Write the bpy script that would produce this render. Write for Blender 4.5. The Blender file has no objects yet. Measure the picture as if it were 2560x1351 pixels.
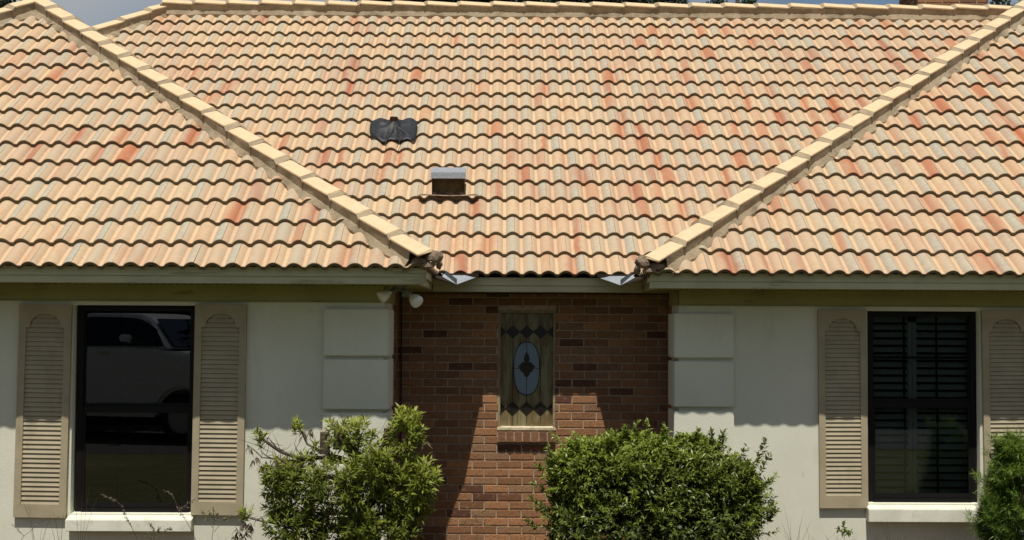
import bpy, bmesh, math, random
import numpy as np
from mathutils import Vector, Matrix, noise
random.seed(7); RNG = np.random.default_rng(7)
scene = bpy.context.scene
COL = scene.collection
R = math.radians

# ------------------------------------------------------------------ camera
CAM = Vector((0.0132, -10.6335, -0.4715)); FPX = 3613.0
YAW, PITCH, ROLL = 0.0067, 0.0400, 0.0051
cd = bpy.data.cameras.new('camera'); cam = bpy.data.objects.new('camera', cd); COL.objects.link(cam)
cd.sensor_width = 36.0; cd.lens = FPX/2560*36; cd.clip_end = 3000; cd.clip_start = 0.05
CROT = Matrix.Rotation(-YAW, 3, 'Z') @ Matrix.Rotation(math.pi/2+PITCH, 3, 'X') @ Matrix.Rotation(ROLL, 3, 'Z')
cam.matrix_world = Matrix.Translation(CAM) @ CROT.to_4x4()
scene.camera = cam

# ------------------------------------------------------------------ light
SUN = Vector((0.07, 1.0, -2.35)).normalized()          # direction the light travels
w = bpy.data.worlds.new('World'); scene.world = w; w.use_nodes = True
nt = w.node_tree; nt.nodes.clear()
wo = nt.nodes.new('ShaderNodeOutputWorld'); bg = nt.nodes.new('ShaderNodeBackground')
sky = nt.nodes.new('ShaderNodeTexSky'); sky.sky_type = 'NISHITA'; sky.sun_disc = False
sky.sun_elevation = math.asin(-SUN.z); sky.sun_rotation = math.pi; sky.dust_density = 1.0; sky.altitude = 30
bg.inputs['Strength'].default_value = 0.069
tc = nt.nodes.new('ShaderNodeTexCoord'); mp = nt.nodes.new('ShaderNodeMapping'); mp.inputs['Scale'].default_value = (1, 1, 2.4)
n1 = nt.nodes.new('ShaderNodeTexNoise'); n1.inputs['Scale'].default_value = 5.5; n1.inputs['Detail'].default_value = 9; n1.inputs['Roughness'].default_value = .0
cr = nt.nodes.new('ShaderNodeValToRGB')
cr.color_ramp.elements[0].position = .40; cr.color_ramp.elements[0].color = (0, 0, 0, 1)
cr.color_ramp.elements[1].position = .66; cr.color_ramp.elements[1].color = (1, 1, 1, 1)
cc = nt.nodes.new('ShaderNodeValToRGB')
cc.color_ramp.elements[0].position = .40; cc.color_ramp.elements[0].color = (1.35, 1.75, 2.3, 1)
cc.color_ramp.elements[1].position = .56; cc.color_ramp.elements[1].color = (5.5, 5.8, 6.2, 1)
mx = nt.nodes.new('ShaderNodeMix'); mx.data_type = 'RGBA'
L = nt.links.new
L(tc.outputs['Generated'], mp.inputs['Vector']); L(mp.outputs[0], n1.inputs['Vector'])
L(n1.outputs['Fac'], cr.inputs[0]); L(n1.outputs['Fac'], cc.inputs[0])
L(cr.outputs[0], mx.inputs['Factor']); L(sky.outputs[0], mx.inputs['A']); L(cc.outputs[0], mx.inputs['B'])
L(mx.outputs['Result'], bg.inputs['Color']); L(bg.outputs[0], wo.inputs[0])
sd = bpy.data.lights.new('sun', 'SUN'); sd.energy = 4.8; sd.angle = R(0.53); sd.color = (1.0, .95, .86)
so = bpy.data.objects.new('sun', sd); COL.objects.link(so)
so.rotation_euler = SUN.to_track_quat('-Z', 'Y').to_euler(); so.location = (0, -20, 40)
vs = scene.view_settings; vs.view_transform = 'Standard'; vs.look = 'None'; vs.gamma = 1; vs.exposure = 0.0
scene.cycles.max_bounces = 8; scene.cycles.transparent_max_bounces = 16

# ------------------------------------------------------------------ pixel <-> place helpers
def ray(px, py):
    return (CROT @ Vector(((px-1280)/FPX, -(py-675)/FPX, -1.0))).normalized()
def at(px, py, y):                       # the point of the vertical plane at depth y behind that pixel
    d = ray(px, py); t = (y-CAM.y)/d.y; return CAM+d*t
def on_plane(px, py, P, n):
    d = ray(px, py); t = (Vector(P)-CAM).dot(n)/d.dot(n); return CAM+d*t

# ------------------------------------------------------------------ object helpers
def tag(o, label=None, cat=None, group=None, kind=None):
    if label: o['label'] = label
    if cat: o['category'] = cat
    if group: o['group'] = group
    if kind: o['kind'] = kind
    return o
def empty(name, loc, label, cat, group=None):
    o = bpy.data.objects.new(name, None); o.location = loc; COL.objects.link(o); return tag(o, label, cat, group)
def link(name, me, mat, parent=None):
    o = bpy.data.objects.new(name, me); COL.objects.link(o)
    if mat:
        for m in (mat if isinstance(mat, (list, tuple)) else [mat]): me.materials.append(m)
    if parent:
        o.parent = parent
        p = parent; off = Vector((0, 0, 0))
        while p: off += p.location; p = p.parent
        o.location = -off
    return o
class MB:
    def __init__(s): s.v = []; s.f = []; s.m = []; s.smooth = False; s.cols = None
    def add(s, vs_, fs, mi=0):
        b = len(s.v); s.v += [tuple(v) for v in vs_]; s.f += [tuple(i+b for i in f) for f in fs]; s.m += [mi]*len(fs); return b
    def box(s, a, b, mi=0, rot=None, c=None):
        x0, y0, z0 = a; x1, y1, z1 = b
        V = [Vector(p) for p in ((x0,y0,z0),(x1,y0,z0),(x1,y1,z0),(x0,y1,z0),(x0,y0,z1),(x1,y0,z1),(x1,y1,z1),(x0,y1,z1))]
        if rot is not None:
            c = c or Vector(((x0+x1)/2, (y0+y1)/2, (z0+z1)/2)); V = [c+rot@(v-c) for v in V]
        s.add(V, [(0,3,2,1),(4,5,6,7),(0,1,5,4),(1,2,6,5),(2,3,7,6),(3,0,4,7)], mi)
    def tube(s, pts, rad, n=6, mi=0, cap=True):
        pts = [Vector(p) for p in pts]; rad = rad if isinstance(rad, (list, tuple)) else [rad]*len(pts)
        base = len(s.v); prev = None
        for i, p in enumerate(pts):
            d = (pts[min(i+1, len(pts)-1)]-pts[max(i-1, 0)]).normalized()
            if prev is None:
                a = d.orthogonal().normalized()
            else:
                a = (prev-d*prev.dot(d)); a = a.normalized() if a.length > 1e-6 else d.orthogonal().normalized()
            prev = a; b = d.cross(a)
            for k in range(n):
                t = 2*math.pi*k/n; s.v.append(tuple(p+(a*math.cos(t)+b*math.sin(t))*rad[i]))
        for i in range(len(pts)-1):
            for k in range(n):
                q = base+i*n; s.f.append((q+k, q+(k+1) % n, q+n+(k+1) % n, q+n+k)); s.m.append(mi)
        if cap:
            s.f.append(tuple(base+k for k in reversed(range(n)))); s.m.append(mi)
            e = base+(len(pts)-1)*n; s.f.append(tuple(e+k for k in range(n))); s.m.append(mi)
    def prism(s, pts, d, mi=0):                    # closed polygon (list of Vectors) extruded by d
        pts = [Vector(p) for p in pts]; n = len(pts); d = Vector(d)
        s.add(pts+[p+d for p in pts], [tuple(reversed(range(n))), tuple(range(n, 2*n))]+[(i, (i+1) % n, n+(i+1) % n, n+i) for i in range(n)], mi)
    def build(s, name, mat, parent=None, smooth=False, bevel=0):
        me = bpy.data.meshes.new(name); me.from_pydata(s.v, [], s.f)
        if bevel or True:
            bm = bmesh.new(); bm.from_mesh(me)
            bm.faces.ensure_lookup_table()
            for i, f in enumerate(bm.faces): f.material_index = s.m[i]
            bmesh.ops.recalc_face_normals(bm, faces=bm.faces)
            if bevel: bmesh.ops.bevel(bm, geom=[e for e in bm.edges if len(e.link_faces) == 2 and e.calc_face_angle(0) > .5], offset=bevel, segments=2, affect='EDGES', clamp_overlap=True)
            bm.to_mesh(me); bm.free()
        if smooth:
            for p in me.polygons: p.use_smooth = True
        me.update()
        return link(name, me, mat, parent)

# ------------------------------------------------------------------ materials
def mat(name, col, rough=.8, spec=.3, metal=0.0):
    m = bpy.data.materials.new(name); m.use_nodes = True
    b = m.node_tree.nodes['Principled BSDF']
    b.inputs['Base Color'].default_value = (*col, 1); b.inputs['Roughness'].default_value = rough
    b.inputs['Specular IOR Level'].default_value = spec; b.inputs['Metallic'].default_value = metal
    return m
class NG:
    def __init__(s, m): s.t = m.node_tree; s.b = s.t.nodes['Principled BSDF']
    def n(s, typ, **k):
        x = s.t.nodes.new(typ)
        for a, v in k.items():
            if a in ('data_type', 'operation', 'blend_type', 'interpolation_type', 'attribute_name', 'noise_dimensions', 'feature'): setattr(x, a, v)
            else: x.inputs[a.replace('_', ' ')].default_value = v
        return x
    def l(s, a, b): s.t.links.new(a, b)
    def math(s, op, a, b=None, c=None):
        x = s.t.nodes.new('ShaderNodeMath'); x.operation = op
        for i, v in enumerate((a, b, c)):
            if v is None: continue
            if isinstance(v, (int, float)): x.inputs[i].default_value = v
            else: s.l(v, x.inputs[i])
        return x.outputs[0]
    def mix(s, f, a, b, bt='MIX'):
        x = s.t.nodes.new('ShaderNodeMix'); x.data_type = 'RGBA'; x.blend_type = bt
        for i, v in (('Factor', f), ('A', a), ('B', b)):
            if isinstance(v, (int, float)): x.inputs[i].default_value = v
            elif isinstance(v, tuple): x.inputs[i].default_value = (*v, 1)
            else: s.l(v, x.inputs[i])
        return x.outputs['Result']
    def step(s, x, lo, hi):
        q = s.t.nodes.new('ShaderNodeMapRange'); q.interpolation_type = 'SMOOTHSTEP'
        q.inputs['From Min'].default_value = lo; q.inputs['From Max'].default_value = hi; s.l(x, q.inputs['Value']); return q.outputs[0]
    def noise(s, scale, detail=4, rough=.55, vec=None, stretch=None, dist=0):
        x = s.t.nodes.new('ShaderNodeTexNoise'); x.inputs['Scale'].default_value = scale; x.inputs['Detail'].default_value = detail
        x.inputs['Roughness'].default_value = rough; x.inputs['Distortion'].default_value = dist
        if vec is None:
            g = s.t.nodes.new('ShaderNodeNewGeometry'); vec = g.outputs['Position']
        if stretch:
            mp_ = s.t.nodes.new('ShaderNodeMapping'); mp_.inputs['Scale'].default_value = stretch; s.l(vec, mp_.inputs[0]); vec = mp_.outputs[0]
        s.l(vec, x.inputs['Vector']); return x.outputs['Fac']
    def attr(s, name):
        x = s.t.nodes.new('ShaderNodeAttribute'); x.attribute_name = name; return x
    def sep(s, v):
        x = s.t.nodes.new('ShaderNodeSeparateXYZ'); s.l(v, x.inputs[0]); return x.outputs
    def bump(s, h, strength=.3, dist=.01):
        x = s.t.nodes.new('ShaderNodeBump'); x.inputs['Strength'].default_value = strength; x.inputs['Distance'].default_value = dist
        s.l(h, x.inputs['Height']); s.l(x.outputs[0], s.b.inputs['Normal'])
    def col(s, c): s.l(c, s.b.inputs['Base Color'])

# roof tile: colour bands sprayed across each tile, driven by per-tile attributes
M_tile = mat('tile_paint', (.5, .4, .25), .85, .25); g = NG(M_tile)
A = g.attr('ta'); B = g.attr('tb'); UVn = g.attr('tuv')
a = g.sep(A.outputs['Vector']); b = g.sep(B.outputs['Vector']); uv = g.sep(UVn.outputs['Vector'])
wob = g.noise(9, 3); wobs = g.math('MULTIPLY', g.math('SUBTRACT', wob, .5), .22)
u = g.math('ADD', uv[0], wobs)
fine = g.noise(160, 3, .7); mid = g.noise(28, 4, .6)
base = g.mix(a[0], (.55, .392, .236), (.49, .33, .215))
base = g.mix(g.math('MULTIPLY', g.step(mid, .40, .66), .45), base, (.38, .315, .215))
# grey band near the right hand edge, and greyed middle barrel
gr = g.math('MULTIPLY', g.step(g.math('ADD', uv[0], g.math('MULTIPLY', wobs, .15)), .735, .775), a[1])
base = g.mix(gr, base, g.mix(g.step(mid, .35, .65), (.41, .375, .285), (.34, .32, .25)))
gm = g.math('MULTIPLY', g.math('MULTIPLY', g.step(u, .27, .36), g.math('SUBTRACT', 1.0, g.step(u, .56, .66))), b[2])
base = g.mix(gm, base, (.39, .345, .255))
lft = g.math('MULTIPLY', g.math('SUBTRACT', 1.0, g.step(uv[0], .10, .14)), g.math('MULTIPLY', a[1], .5))
base = g.mix(lft, base, (.42, .36, .25))
# cream valleys
va = g.math('MULTIPLY', g.step(uv[0], .155, .165), g.math('SUBTRACT', 1.0, g.step(uv[0], .235, .245)))
vb = g.math('MULTIPLY', g.step(uv[0], .655, .665), g.math('SUBTRACT', 1.0, g.step(uv[0], .735, .745)))
base = g.mix(g.math('MULTIPLY', g.math('ADD', va, vb), g.math('SUBTRACT', .42, g.math('MULTIPLY', b[2], .3))), base, (.62, .44, .265))
# rust red spray
us_ = g.math('ADD', u, g.math('MULTIPLY', g.math('SUBTRACT', uv[1], .5), g.math('MULTIPLY', g.math('SUBTRACT', a[0], .5), .22)))
dr = g.math('ABSOLUTE', g.math('SUBTRACT', us_, a[2]))
rr = g.math('SUBTRACT', 1.0, g.math('DIVIDE', dr, g.math('MAXIMUM', b[1], .02)))
rr = g.math('ADD', rr, g.math('MULTIPLY', g.math('SUBTRACT', fine, .5), 1.9))
rr = g.math('MULTIPLY', g.step(rr, .0, .9), g.math('MULTIPLY', b[0], 1.0))
base = g.mix(rr, base, g.mix(a[0], (.42, .135, .055), (.34, .14, .08)))
br_ = g.math('MULTIPLY', g.step(g.noise(1.7, 3, .6, stretch=(1.6, .7, .7)), .47, .66), g.step(g.noise(14, 4, .7, stretch=(2.4, .5, .5)), .38, .66))
base = g.mix(g.math('MULTIPLY', br_, .4), base, (.46, .19, .095))
bg_ = g.math('MULTIPLY', g.step(g.noise(1.1, 3, .6), .52, .7), g.step(g.noise(11, 4, .7, stretch=(2.0, .6, .6)), .4, .62))
base = g.mix(g.math('MULTIPLY', bg_, .5), base, (.37, .33, .24))
# pale worn speckle / dark dirt
base = g.mix(g.math('MULTIPLY', g.step(g.noise(45, 5, .75), .56, .66), .22), base, (.26, .22, .14))
base = g.mix(g.math('MULTIPLY', g.step(g.noise(300, 2, .7), .58, .7), .18), base, (.74, .58, .37))
base = g.mix(g.math('MULTIPLY', g.step(g.noise(6, 5, .7, dist=1.5), .64, .72), .3), base, (.13, .11, .07))
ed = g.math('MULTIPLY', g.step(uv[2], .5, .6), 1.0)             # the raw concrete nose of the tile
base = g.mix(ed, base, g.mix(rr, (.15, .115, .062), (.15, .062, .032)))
g.col(base); g.bump(fine, .35, .002)

def noisy(name, c1, c2, scale, rough=.85, bump=.3, bs=None, dist=.004, extra=None, spec=.2):
    m = mat(name, c1, rough, spec); g = NG(m)
    c = g.mix(g.step(g.noise(scale, 5, .6), .35, .7), c1, c2)
    if extra:
        for sc_, lo, hi, f_, col_, st in extra: c = g.mix(g.math('MULTIPLY', g.step(g.noise(sc_, 4, .65, stretch=st), lo, hi), f_), c, col_)
    g.col(c); g.bump(g.noise(bs or scale*4, 4, .65), bump, dist)
    return m
M_cap = noisy('cap_cream', (.645, .49, .305), (.59, .44, .265), 14, bump=.3, bs=150, dist=.002, extra=[(40, .62, .72, .2, (.4, .33, .2), None), (170, .6, .7, .18, (.95, .8, .55), None)])
M_mortar = noisy('mortar', (.37, .295, .195), (.27, .21, .135), 7, bump=.8, bs=40, dist=.012, extra=[(3, .55, .62, .35, (.18, .14, .1), None), (60, .6, .7, .3, (.5, .42, .3), None)])
M_lump = noisy('old_cement', (.30, .22, .15), (.16, .12, .09), 16, bump=.9, bs=35, dist=.02)
M_stucco = noisy('stucco', (.72, .715, .585), (.67, .665, .54), 1.6, bump=.6, bs=130, dist=.004, extra=[(150, .5, .7, .25, (.57, .565, .45), None), (1.1, .5, .7, .2, (.52, .51, .40), None), (5, .55, .72, .22, (.47, .475, .37), (1, 1, .25)), (14, .66, .73, .25, (.3, .29, .22), (1, 1, .5))])
M_sill = noisy('sill_paint', (.74, .74, .62), (.62, .62, .50), 5, bump=.4, bs=60, dist=.003, extra=[(18, .56, .7, .35, (.36, .35, .26), (1, 1, 1))])
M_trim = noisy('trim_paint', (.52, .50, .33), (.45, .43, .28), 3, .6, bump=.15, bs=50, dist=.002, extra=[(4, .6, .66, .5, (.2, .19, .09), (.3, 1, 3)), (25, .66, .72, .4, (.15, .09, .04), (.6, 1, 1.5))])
M_trim_shade = noisy('trim_paint_shade', (.34, .325, .135), (.28, .27, .11), 2.2, .7, bump=.15, bs=40, dist=.002, extra=[(6, .58, .7, .4, (.07, .065, .03), (.5, 1, 2))])  # cream trim with eave shade and green lawn bounce put into its colour
M_shut = noisy('shutter_paint', (.40, .34, .225), (.34, .29, .19), 6, .6, bump=.15, bs=60, dist=.002, extra=[(9, .58, .7, .3, (.2, .16, .11), (1, 1, .3))], spec=.3)
M_bronze = mat('bronze_frame', (.0075, .007, .007), .5, .18)
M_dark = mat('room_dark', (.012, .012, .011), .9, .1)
M_blind = mat('blind_slat', (.12, .10, .08), .6, .3)
M_pshut = mat('interior_shutter', (.74, .78, .74), .5, .4)
M_galv = noisy('galvanised', (.33, .35, .38), (.24, .26, .28), 40, .38, bump=.1, bs=80, dist=.001, spec=.5)
M_galv.node_tree.nodes['Principled BSDF'].inputs['Metallic'].default_value = .0
M_rust = noisy('rusty_steel', (.12, .045, .02), (.05, .025, .015), 30, .8, bump=.5, bs=90, dist=.004)
M_black = noisy('black_membrane', (.012, .013, .015), (.022, .024, .027), 12, .5, bump=.5, bs=30, dist=.01, spec=.4)
M_lead = mat('lead_metal', (.10, .115, .13), .5, .4)
M_deck_shade = mat('deck_and_shade', (.03, .022, .015), .9, .1)  # deck brown, also used as shade colour under tile ends and vent
M_soil = noisy('soil', (.12, .08, .05), (.07, .05, .03), 9, bump=.6, bs=30, dist=.03)
M_lawn = noisy('lawn', (.10, .105, .035), (.14, .13, .052), 2.5, bump=.8, bs=60, dist=.03, extra=[(.6, .5, .7, .5, (.22, .19, .09), None)])
M_asph = noisy('asphalt', (.055, .055, .055), (.075, .073, .07), 6, bump=.4, bs=120, dist=.004)

def glass(name, tint, refl=1.0):
    m = bpy.data.materials.new(name); m.use_nodes = True; t = m.node_tree; t.nodes.clear()
    o = t.nodes.new('ShaderNodeOutputMaterial'); mxs = t.nodes.new('ShaderNodeMixShader'); tr = t.nodes.new('ShaderNodeBsdfTransparent')
    gl = t.nodes.new('ShaderNodeBsdfGlossy'); fr = t.nodes.new('ShaderNodeFresnel'); fr.inputs['IOR'].default_value = 1.5
    tr.inputs[0].default_value = (*tint, 1); gl.inputs['Roughness'].default_value = .002; gl.inputs[0].default_value = (refl, refl, refl, 1)
    mu = t.nodes.new('ShaderNodeMath'); mu.operation = 'MULTIPLY'; mu.inputs[1].default_value = 1.45
    t.links.new(fr.outputs[0], mu.inputs[0]); t.links.new(mu.outputs[0], mxs.inputs[0]); t.links.new(tr.outputs[0], mxs.inputs[1]); t.links.new(gl.outputs[0], mxs.inputs[2]); t.links.new(mxs.outputs[0], o.inputs[0])
    return m
M_glass = glass('window_glass', (.62, .65, .63)); M_glassL = glass('tinted_glass', (.45, .46, .45)); M_carglass = glass('car_glass', (.05, .06, .06))

M_brick = mat('brick', (.3, .12, .06), .9, .15); g = NG(M_brick)
A = g.attr('ta'); a = g.sep(A.outputs['Vector'])
c = g.mix(a[0], (.42, .21, .098), (.25, .125, .06)); c = g.mix(g.math('MULTIPLY', g.step(a[2], .6, .9), .7), c, (.29, .18, .105)); c = g.mix(g.math('MULTIPLY', a[1], .9), c, (.10, .045, .03))
c = g.mix(g.math('MULTIPLY', g.step(g.noise(22, 5, .7), .5, .7), .5), c, (.36, .21, .12))
c = g.mix(g.math('MULTIPLY', g.step(g.noise(55, 4, .7, stretch=(1, 1, 2.2)), .53, .64), .7), c, (.11, .055, .035))
g.col(c); g.bump(g.noise(60, 5, .7, dist=.8), .9, .006)
M_joint = noisy('brick_joint', (.46, .37, .27), (.31, .245, .175), 20, bump=.5, bs=120, dist=.003)

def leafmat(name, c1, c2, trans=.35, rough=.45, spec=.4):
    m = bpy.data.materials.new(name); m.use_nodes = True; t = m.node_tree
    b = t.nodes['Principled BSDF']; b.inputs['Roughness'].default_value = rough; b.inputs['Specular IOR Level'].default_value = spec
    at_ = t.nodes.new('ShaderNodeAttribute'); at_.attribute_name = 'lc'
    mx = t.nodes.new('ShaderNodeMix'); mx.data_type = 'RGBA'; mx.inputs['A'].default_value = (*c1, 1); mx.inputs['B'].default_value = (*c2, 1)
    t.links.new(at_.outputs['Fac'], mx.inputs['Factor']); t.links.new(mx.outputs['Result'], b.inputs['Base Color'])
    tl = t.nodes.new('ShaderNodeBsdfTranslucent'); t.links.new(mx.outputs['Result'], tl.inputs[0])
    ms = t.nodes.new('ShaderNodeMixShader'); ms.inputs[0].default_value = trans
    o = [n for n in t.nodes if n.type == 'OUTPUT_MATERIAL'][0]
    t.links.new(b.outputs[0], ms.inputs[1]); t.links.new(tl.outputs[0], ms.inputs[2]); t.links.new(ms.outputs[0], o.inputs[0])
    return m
M_leafA = leafmat('shrub_leaf', (.045, .080, .014), (.34, .38, .055), .4)
M_leafB = leafmat('privet_leaf', (.022, .040, .012), (.28, .345, .05), .35, .36, .45)
M_leafC = leafmat('yew_leaf', (.03, .07, .012), (.20, .30, .04), .3)
M_leafT = leafmat('tree_leaf', (.010, .018, .008), (.045, .065, .022), .2, .6)
M_dry = leafmat('dry_leaf', (.10, .08, .055), (.22, .18, .13), .2, .8)
M_weed = leafmat('weed_leaf', (.09, .11, .045), (.22, .22, .10), .3, .7)
M_bark = noisy('bark', (.11, .085, .065), (.05, .04, .032), 30, bump=.9, bs=60, dist=.01)
M_cut = noisy('cut_wood', (.35, .29, .22), (.22, .18, .14), 40, bump=.5, bs=80, dist=.004)

# ------------------------------------------------------------------ roof geometry constants (metres, eave of the wings at z = 0)
T = .6683; CT = 1/math.sqrt(1+T*T); ST = T*CT; EXP = .3311; TW = .300
PC = 1.6397; PZ = .0171; XL, XC, XR = -3.4579, .1205, 3.4309; YR = .7122
HL, HRt = -.521, 1.153                     # inner hip feet of the two wings
GZ = -2.36                                  # ground
RL = 17.95*EXP; RY = PC+RL*CT; RZ = PZ+RL*ST; RXL = -4.088
AS = 4.28                                   # half width of the left wing
ASR = 5.3
HAMP, THK = .035, .032
def prof(ph):
    ph = ph % 1.0
    f = (ph-.095)/.81
    return HAMP*(math.sin(math.pi*f)**.78) if 0 < f < 1 else 0.0
US = sorted(set([round(i/22, 4) for i in range(23)]+[.1975-.0475, .1975+.0475, .6975-.0475, .6975+.0475]))
def tile_slope(name, O, ax, up, k0, k1, r0, r1, clips, parent, seed=1, redness=None, nu=None):
    O, ax, up = Vector(O), Vector(ax), Vector(up); n = ax.cross(up)
    rnd = random.Random(seed); V = []; F = []; TA = []; TB = []; TU = []
    us = US if nu is None else [i/nu for i in range(nu+1)]
    for r in range(r0, r1):
        for k in range(k0, k1):
            x0 = (k+.5*(r % 2))*TW
            c = O+ax*(x0+TW/2)+up*((r+.5)*EXP)
            if any((cx*c.x+cy*c.y-cv) < -.45 for cx, cy, cv in clips): continue
            jn = rnd.uniform(-.0018, .0018); od = (3.0 if rnd.random() < .05 else 1.0)*(r > 0); js = rnd.uniform(-.005, .005)*od; jr = rnd.uniform(-.005, .005)*od; jt = rnd.uniform(-.0015, .0015)
            lf = noise.noise(Vector((c.x*.55, c.y*.8, 3+seed)))
            red = redness(c.x, c.y, lf) if redness else .4
            # attributes
            ta = (min(1, max(0, rnd.random()*.9+lf*.5)), 0 if rnd.random() < .2 else rnd.uniform(.5, 1), rnd.choice((.30, .38, .5, .62, .66, .9))+rnd.uniform(-.05, .05))
            tb = ((rnd.uniform(.55, 1) if rnd.random() < .6 else rnd.uniform(.2, .5)) if rnd.random() < red else rnd.uniform(0, .08), rnd.uniform(.14, .42), rnd.uniform(.3, .95) if rnd.random() < .34 else rnd.uniform(0, .2))
            base = len(V); m = len(us)
            s0 = r*EXP+js; s1 = (r+1)*EXP+.035
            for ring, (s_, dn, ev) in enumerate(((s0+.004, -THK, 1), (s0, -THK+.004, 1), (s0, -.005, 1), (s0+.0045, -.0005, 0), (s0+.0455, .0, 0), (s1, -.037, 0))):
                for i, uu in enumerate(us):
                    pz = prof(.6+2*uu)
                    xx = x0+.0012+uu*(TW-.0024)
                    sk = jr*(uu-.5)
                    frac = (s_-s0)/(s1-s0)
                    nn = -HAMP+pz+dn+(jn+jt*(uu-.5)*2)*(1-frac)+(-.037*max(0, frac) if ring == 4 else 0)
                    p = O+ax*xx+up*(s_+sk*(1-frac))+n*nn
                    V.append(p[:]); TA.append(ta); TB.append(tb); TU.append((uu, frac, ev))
            for ring in range(5):
                for i in range(m-1):
                    q = base+ring*m+i; F.append((q, q+1, q+1+m, q+m))
            # side walls of the seam
            for i, sgn in ((0, 1), (m-1, -1)):
                b2 = len(V)
                for ring in (3, 4, 5):
                    p = Vector(V[base+ring*m+i]); V.append((p-n*.02)[:]); TA.append(ta); TB.append(tb); TU.append((.5, 0, 1))
                if sgn < 0:
                    b3 = len(V)
                    for ring in (3, 4, 5):
                        p = Vector(V[base+ring*m+i]); V.append((p-n*.012-ax*.002)[:]); V.append((p-n*.014+ax*.014)[:])
                        for _ in range(2): TA.append(ta); TB.append(tb); TU.append((.5, 0, 1))
                    for j in range(2): F.append((b3+2*j, b3+2*j+1, b3+2*j+3, b3+2*j+2))
                for j in range(2):
                    f = (base+(3+j)*m+i, base+(4+j)*m+i, b2+j+1, b2+j); F.append(f if sgn > 0 else f[::-1])
    me = bpy.data.meshes.new(name); me.from_pydata(V, [], F)
    for nm, dat in (('ta', TA), ('tb', TB), ('tuv', TU)):
        at_ = me.attributes.new(nm, 'FLOAT_VECTOR', 'POINT'); at_.data.foreach_set('vector', np.array(dat, dtype=np.float32).ravel())
    if clips:
        bm = bmesh.new(); bm.from_mesh(me)
        for cx, cy, cv in clips:
            nn = Vector((cx, cy, 0)); pt = nn*(cv/nn.length_squared)
            bmesh.ops.bisect_plane(bm, geom=bm.verts[:]+bm.edges[:]+bm.faces[:], plane_co=pt, plane_no=nn, clear_inner=True)
        bm.to_mesh(me); bm.free()
    nf = len(me.polygons)
    me.polygons.foreach_set('use_smooth', [True]*nf)
    me.set_sharp_from_angle(angle=R(40))
    return link(name, me, M_tile, parent)

house = empty('house', (0, 6, GZ), 'single storey stucco and brick house under a tan and rust concrete tile hip roof', 'house')

def quad(mb, pts, th=(0, 0, -.02)): mb.prism(pts, th)
# solid decks under the tiles (kept well below the tiles)
DZ = -.10
def main_red(x, y, lf): return min(.85, max(.10, .44+.05*(x+1)+lf*.5-(y-1.6)*.05))
def left_red(x, y, lf): return min(.5, max(.06, .20+lf*.4-(.05 if y > 2 else -.08)))
def right_red(x, y, lf): return min(.8, max(.2, .50+lf*.5))
mb = MB()
mb.prism([(RXL, RY, RZ+DZ), (HRt+RY-YR+.2-.441+0, RY, RZ+DZ), (1.153, 1.76, PZ+DZ+.05), (-.521, 1.76, PZ+DZ+.05), (-4.75, 5.92, RZ+DZ-.44)], (0, 0, -.03))
# back slope and left hip slope of the main roof
mb.prism([(RXL, RY, RZ+DZ), (9, RY, RZ+DZ), (9, 11.5, 0), (RXL-4.9, 11.5, 0)], (0, 0, -.03))
mb.prism([(RXL, RY, RZ+DZ), (RXL-4.9, 11.5, 0), (RXL-4.9, 1.66, 0)], (0, 0, -.03))
deck = mb.build('main_roof', M_deck_shade, house)
deck['label'] = 'broad middle roof slope of tan, grey and rust tiles below the long ridge'
tile_slope('tiles', (XC, PC, PZ), (1, 0, 0), (0, CT, ST), -30, 22, 0, 18, [(1, 1, 1.119-.03), (-1, 1, .487-.03), (1, -1, -10.67), (0, -1, -RY)], deck, 3, main_red)
def wing(xo, yo, foot, half, side, label, seed, red):
    # side=+1: the inner hip is on the right (left wing)
    mb = MB(); xa = foot-side*half; A_ = (xa, yo+half, half*T+DZ); far = foot-2*side*half
    mb.prism([(foot-side*.08, yo+.105, DZ+.05), A_, (far, yo+.105, DZ+.05)], (0, 0, -.03))
    yv = PC+(half*T-PZ)/T
    if yv > RY: yv = RY+.4
    mb.prism([(foot-side*.08, yo+.105, DZ+.05), A_, (xa, yv, A_[2]), (foot-side*.08, PC+.08, DZ+.05)], (0, 0, -.03))
    mb.prism([(far, yo, DZ), A_, (xa, 11, A_[2]), (far, 11, DZ)], (0, 0, -.03))
    d = mb.build('wing_roof', M_deck_shade, house); d['label'] = label
    if side > 0:
        tile_slope('tiles', (xo, yo, 0), (1, 0, 0), (0, CT, ST), -20, 12, 0, 16, [(-1, -1, -foot), (1, -1, xa-(yo+half))], d, seed, red)
        tile_slope('tiles', (foot, .12, 0), (0, 1, 0), (-CT, 0, ST), -2, 26, 0, 16, [(1, 1, foot), (-1, -1, -(foot+PC)), (1, 0, xa)], d, seed+5, red, 10)
    else:
        tile_slope('tiles', (xo, yo, 0), (1, 0, 0), (0, CT, ST), -10, 22, 0, 19, [(1, -1, foot-yo), (-1, -1, -(xa+yo+half))], d, seed, red)
        tile_slope('tiles', (foot, YR+.12, 0), (0, -1, 0), (CT, 0, ST), -26, 2, 0, 19, [(-1, 1, -(foot-yo)), (1, -1, foot-PC), (-1, 0, -xa)], d, seed+5, red, 10)
    return d
wl = wing(XL, 0, HL, AS, 1, 'left front wing roof of tan tiles with cream hip capping', 11, left_red)
wr = wing(XR, YR, HRt, ASR, -1, 'right front wing roof of rust streaked tan tiles', 23, right_red)

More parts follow.
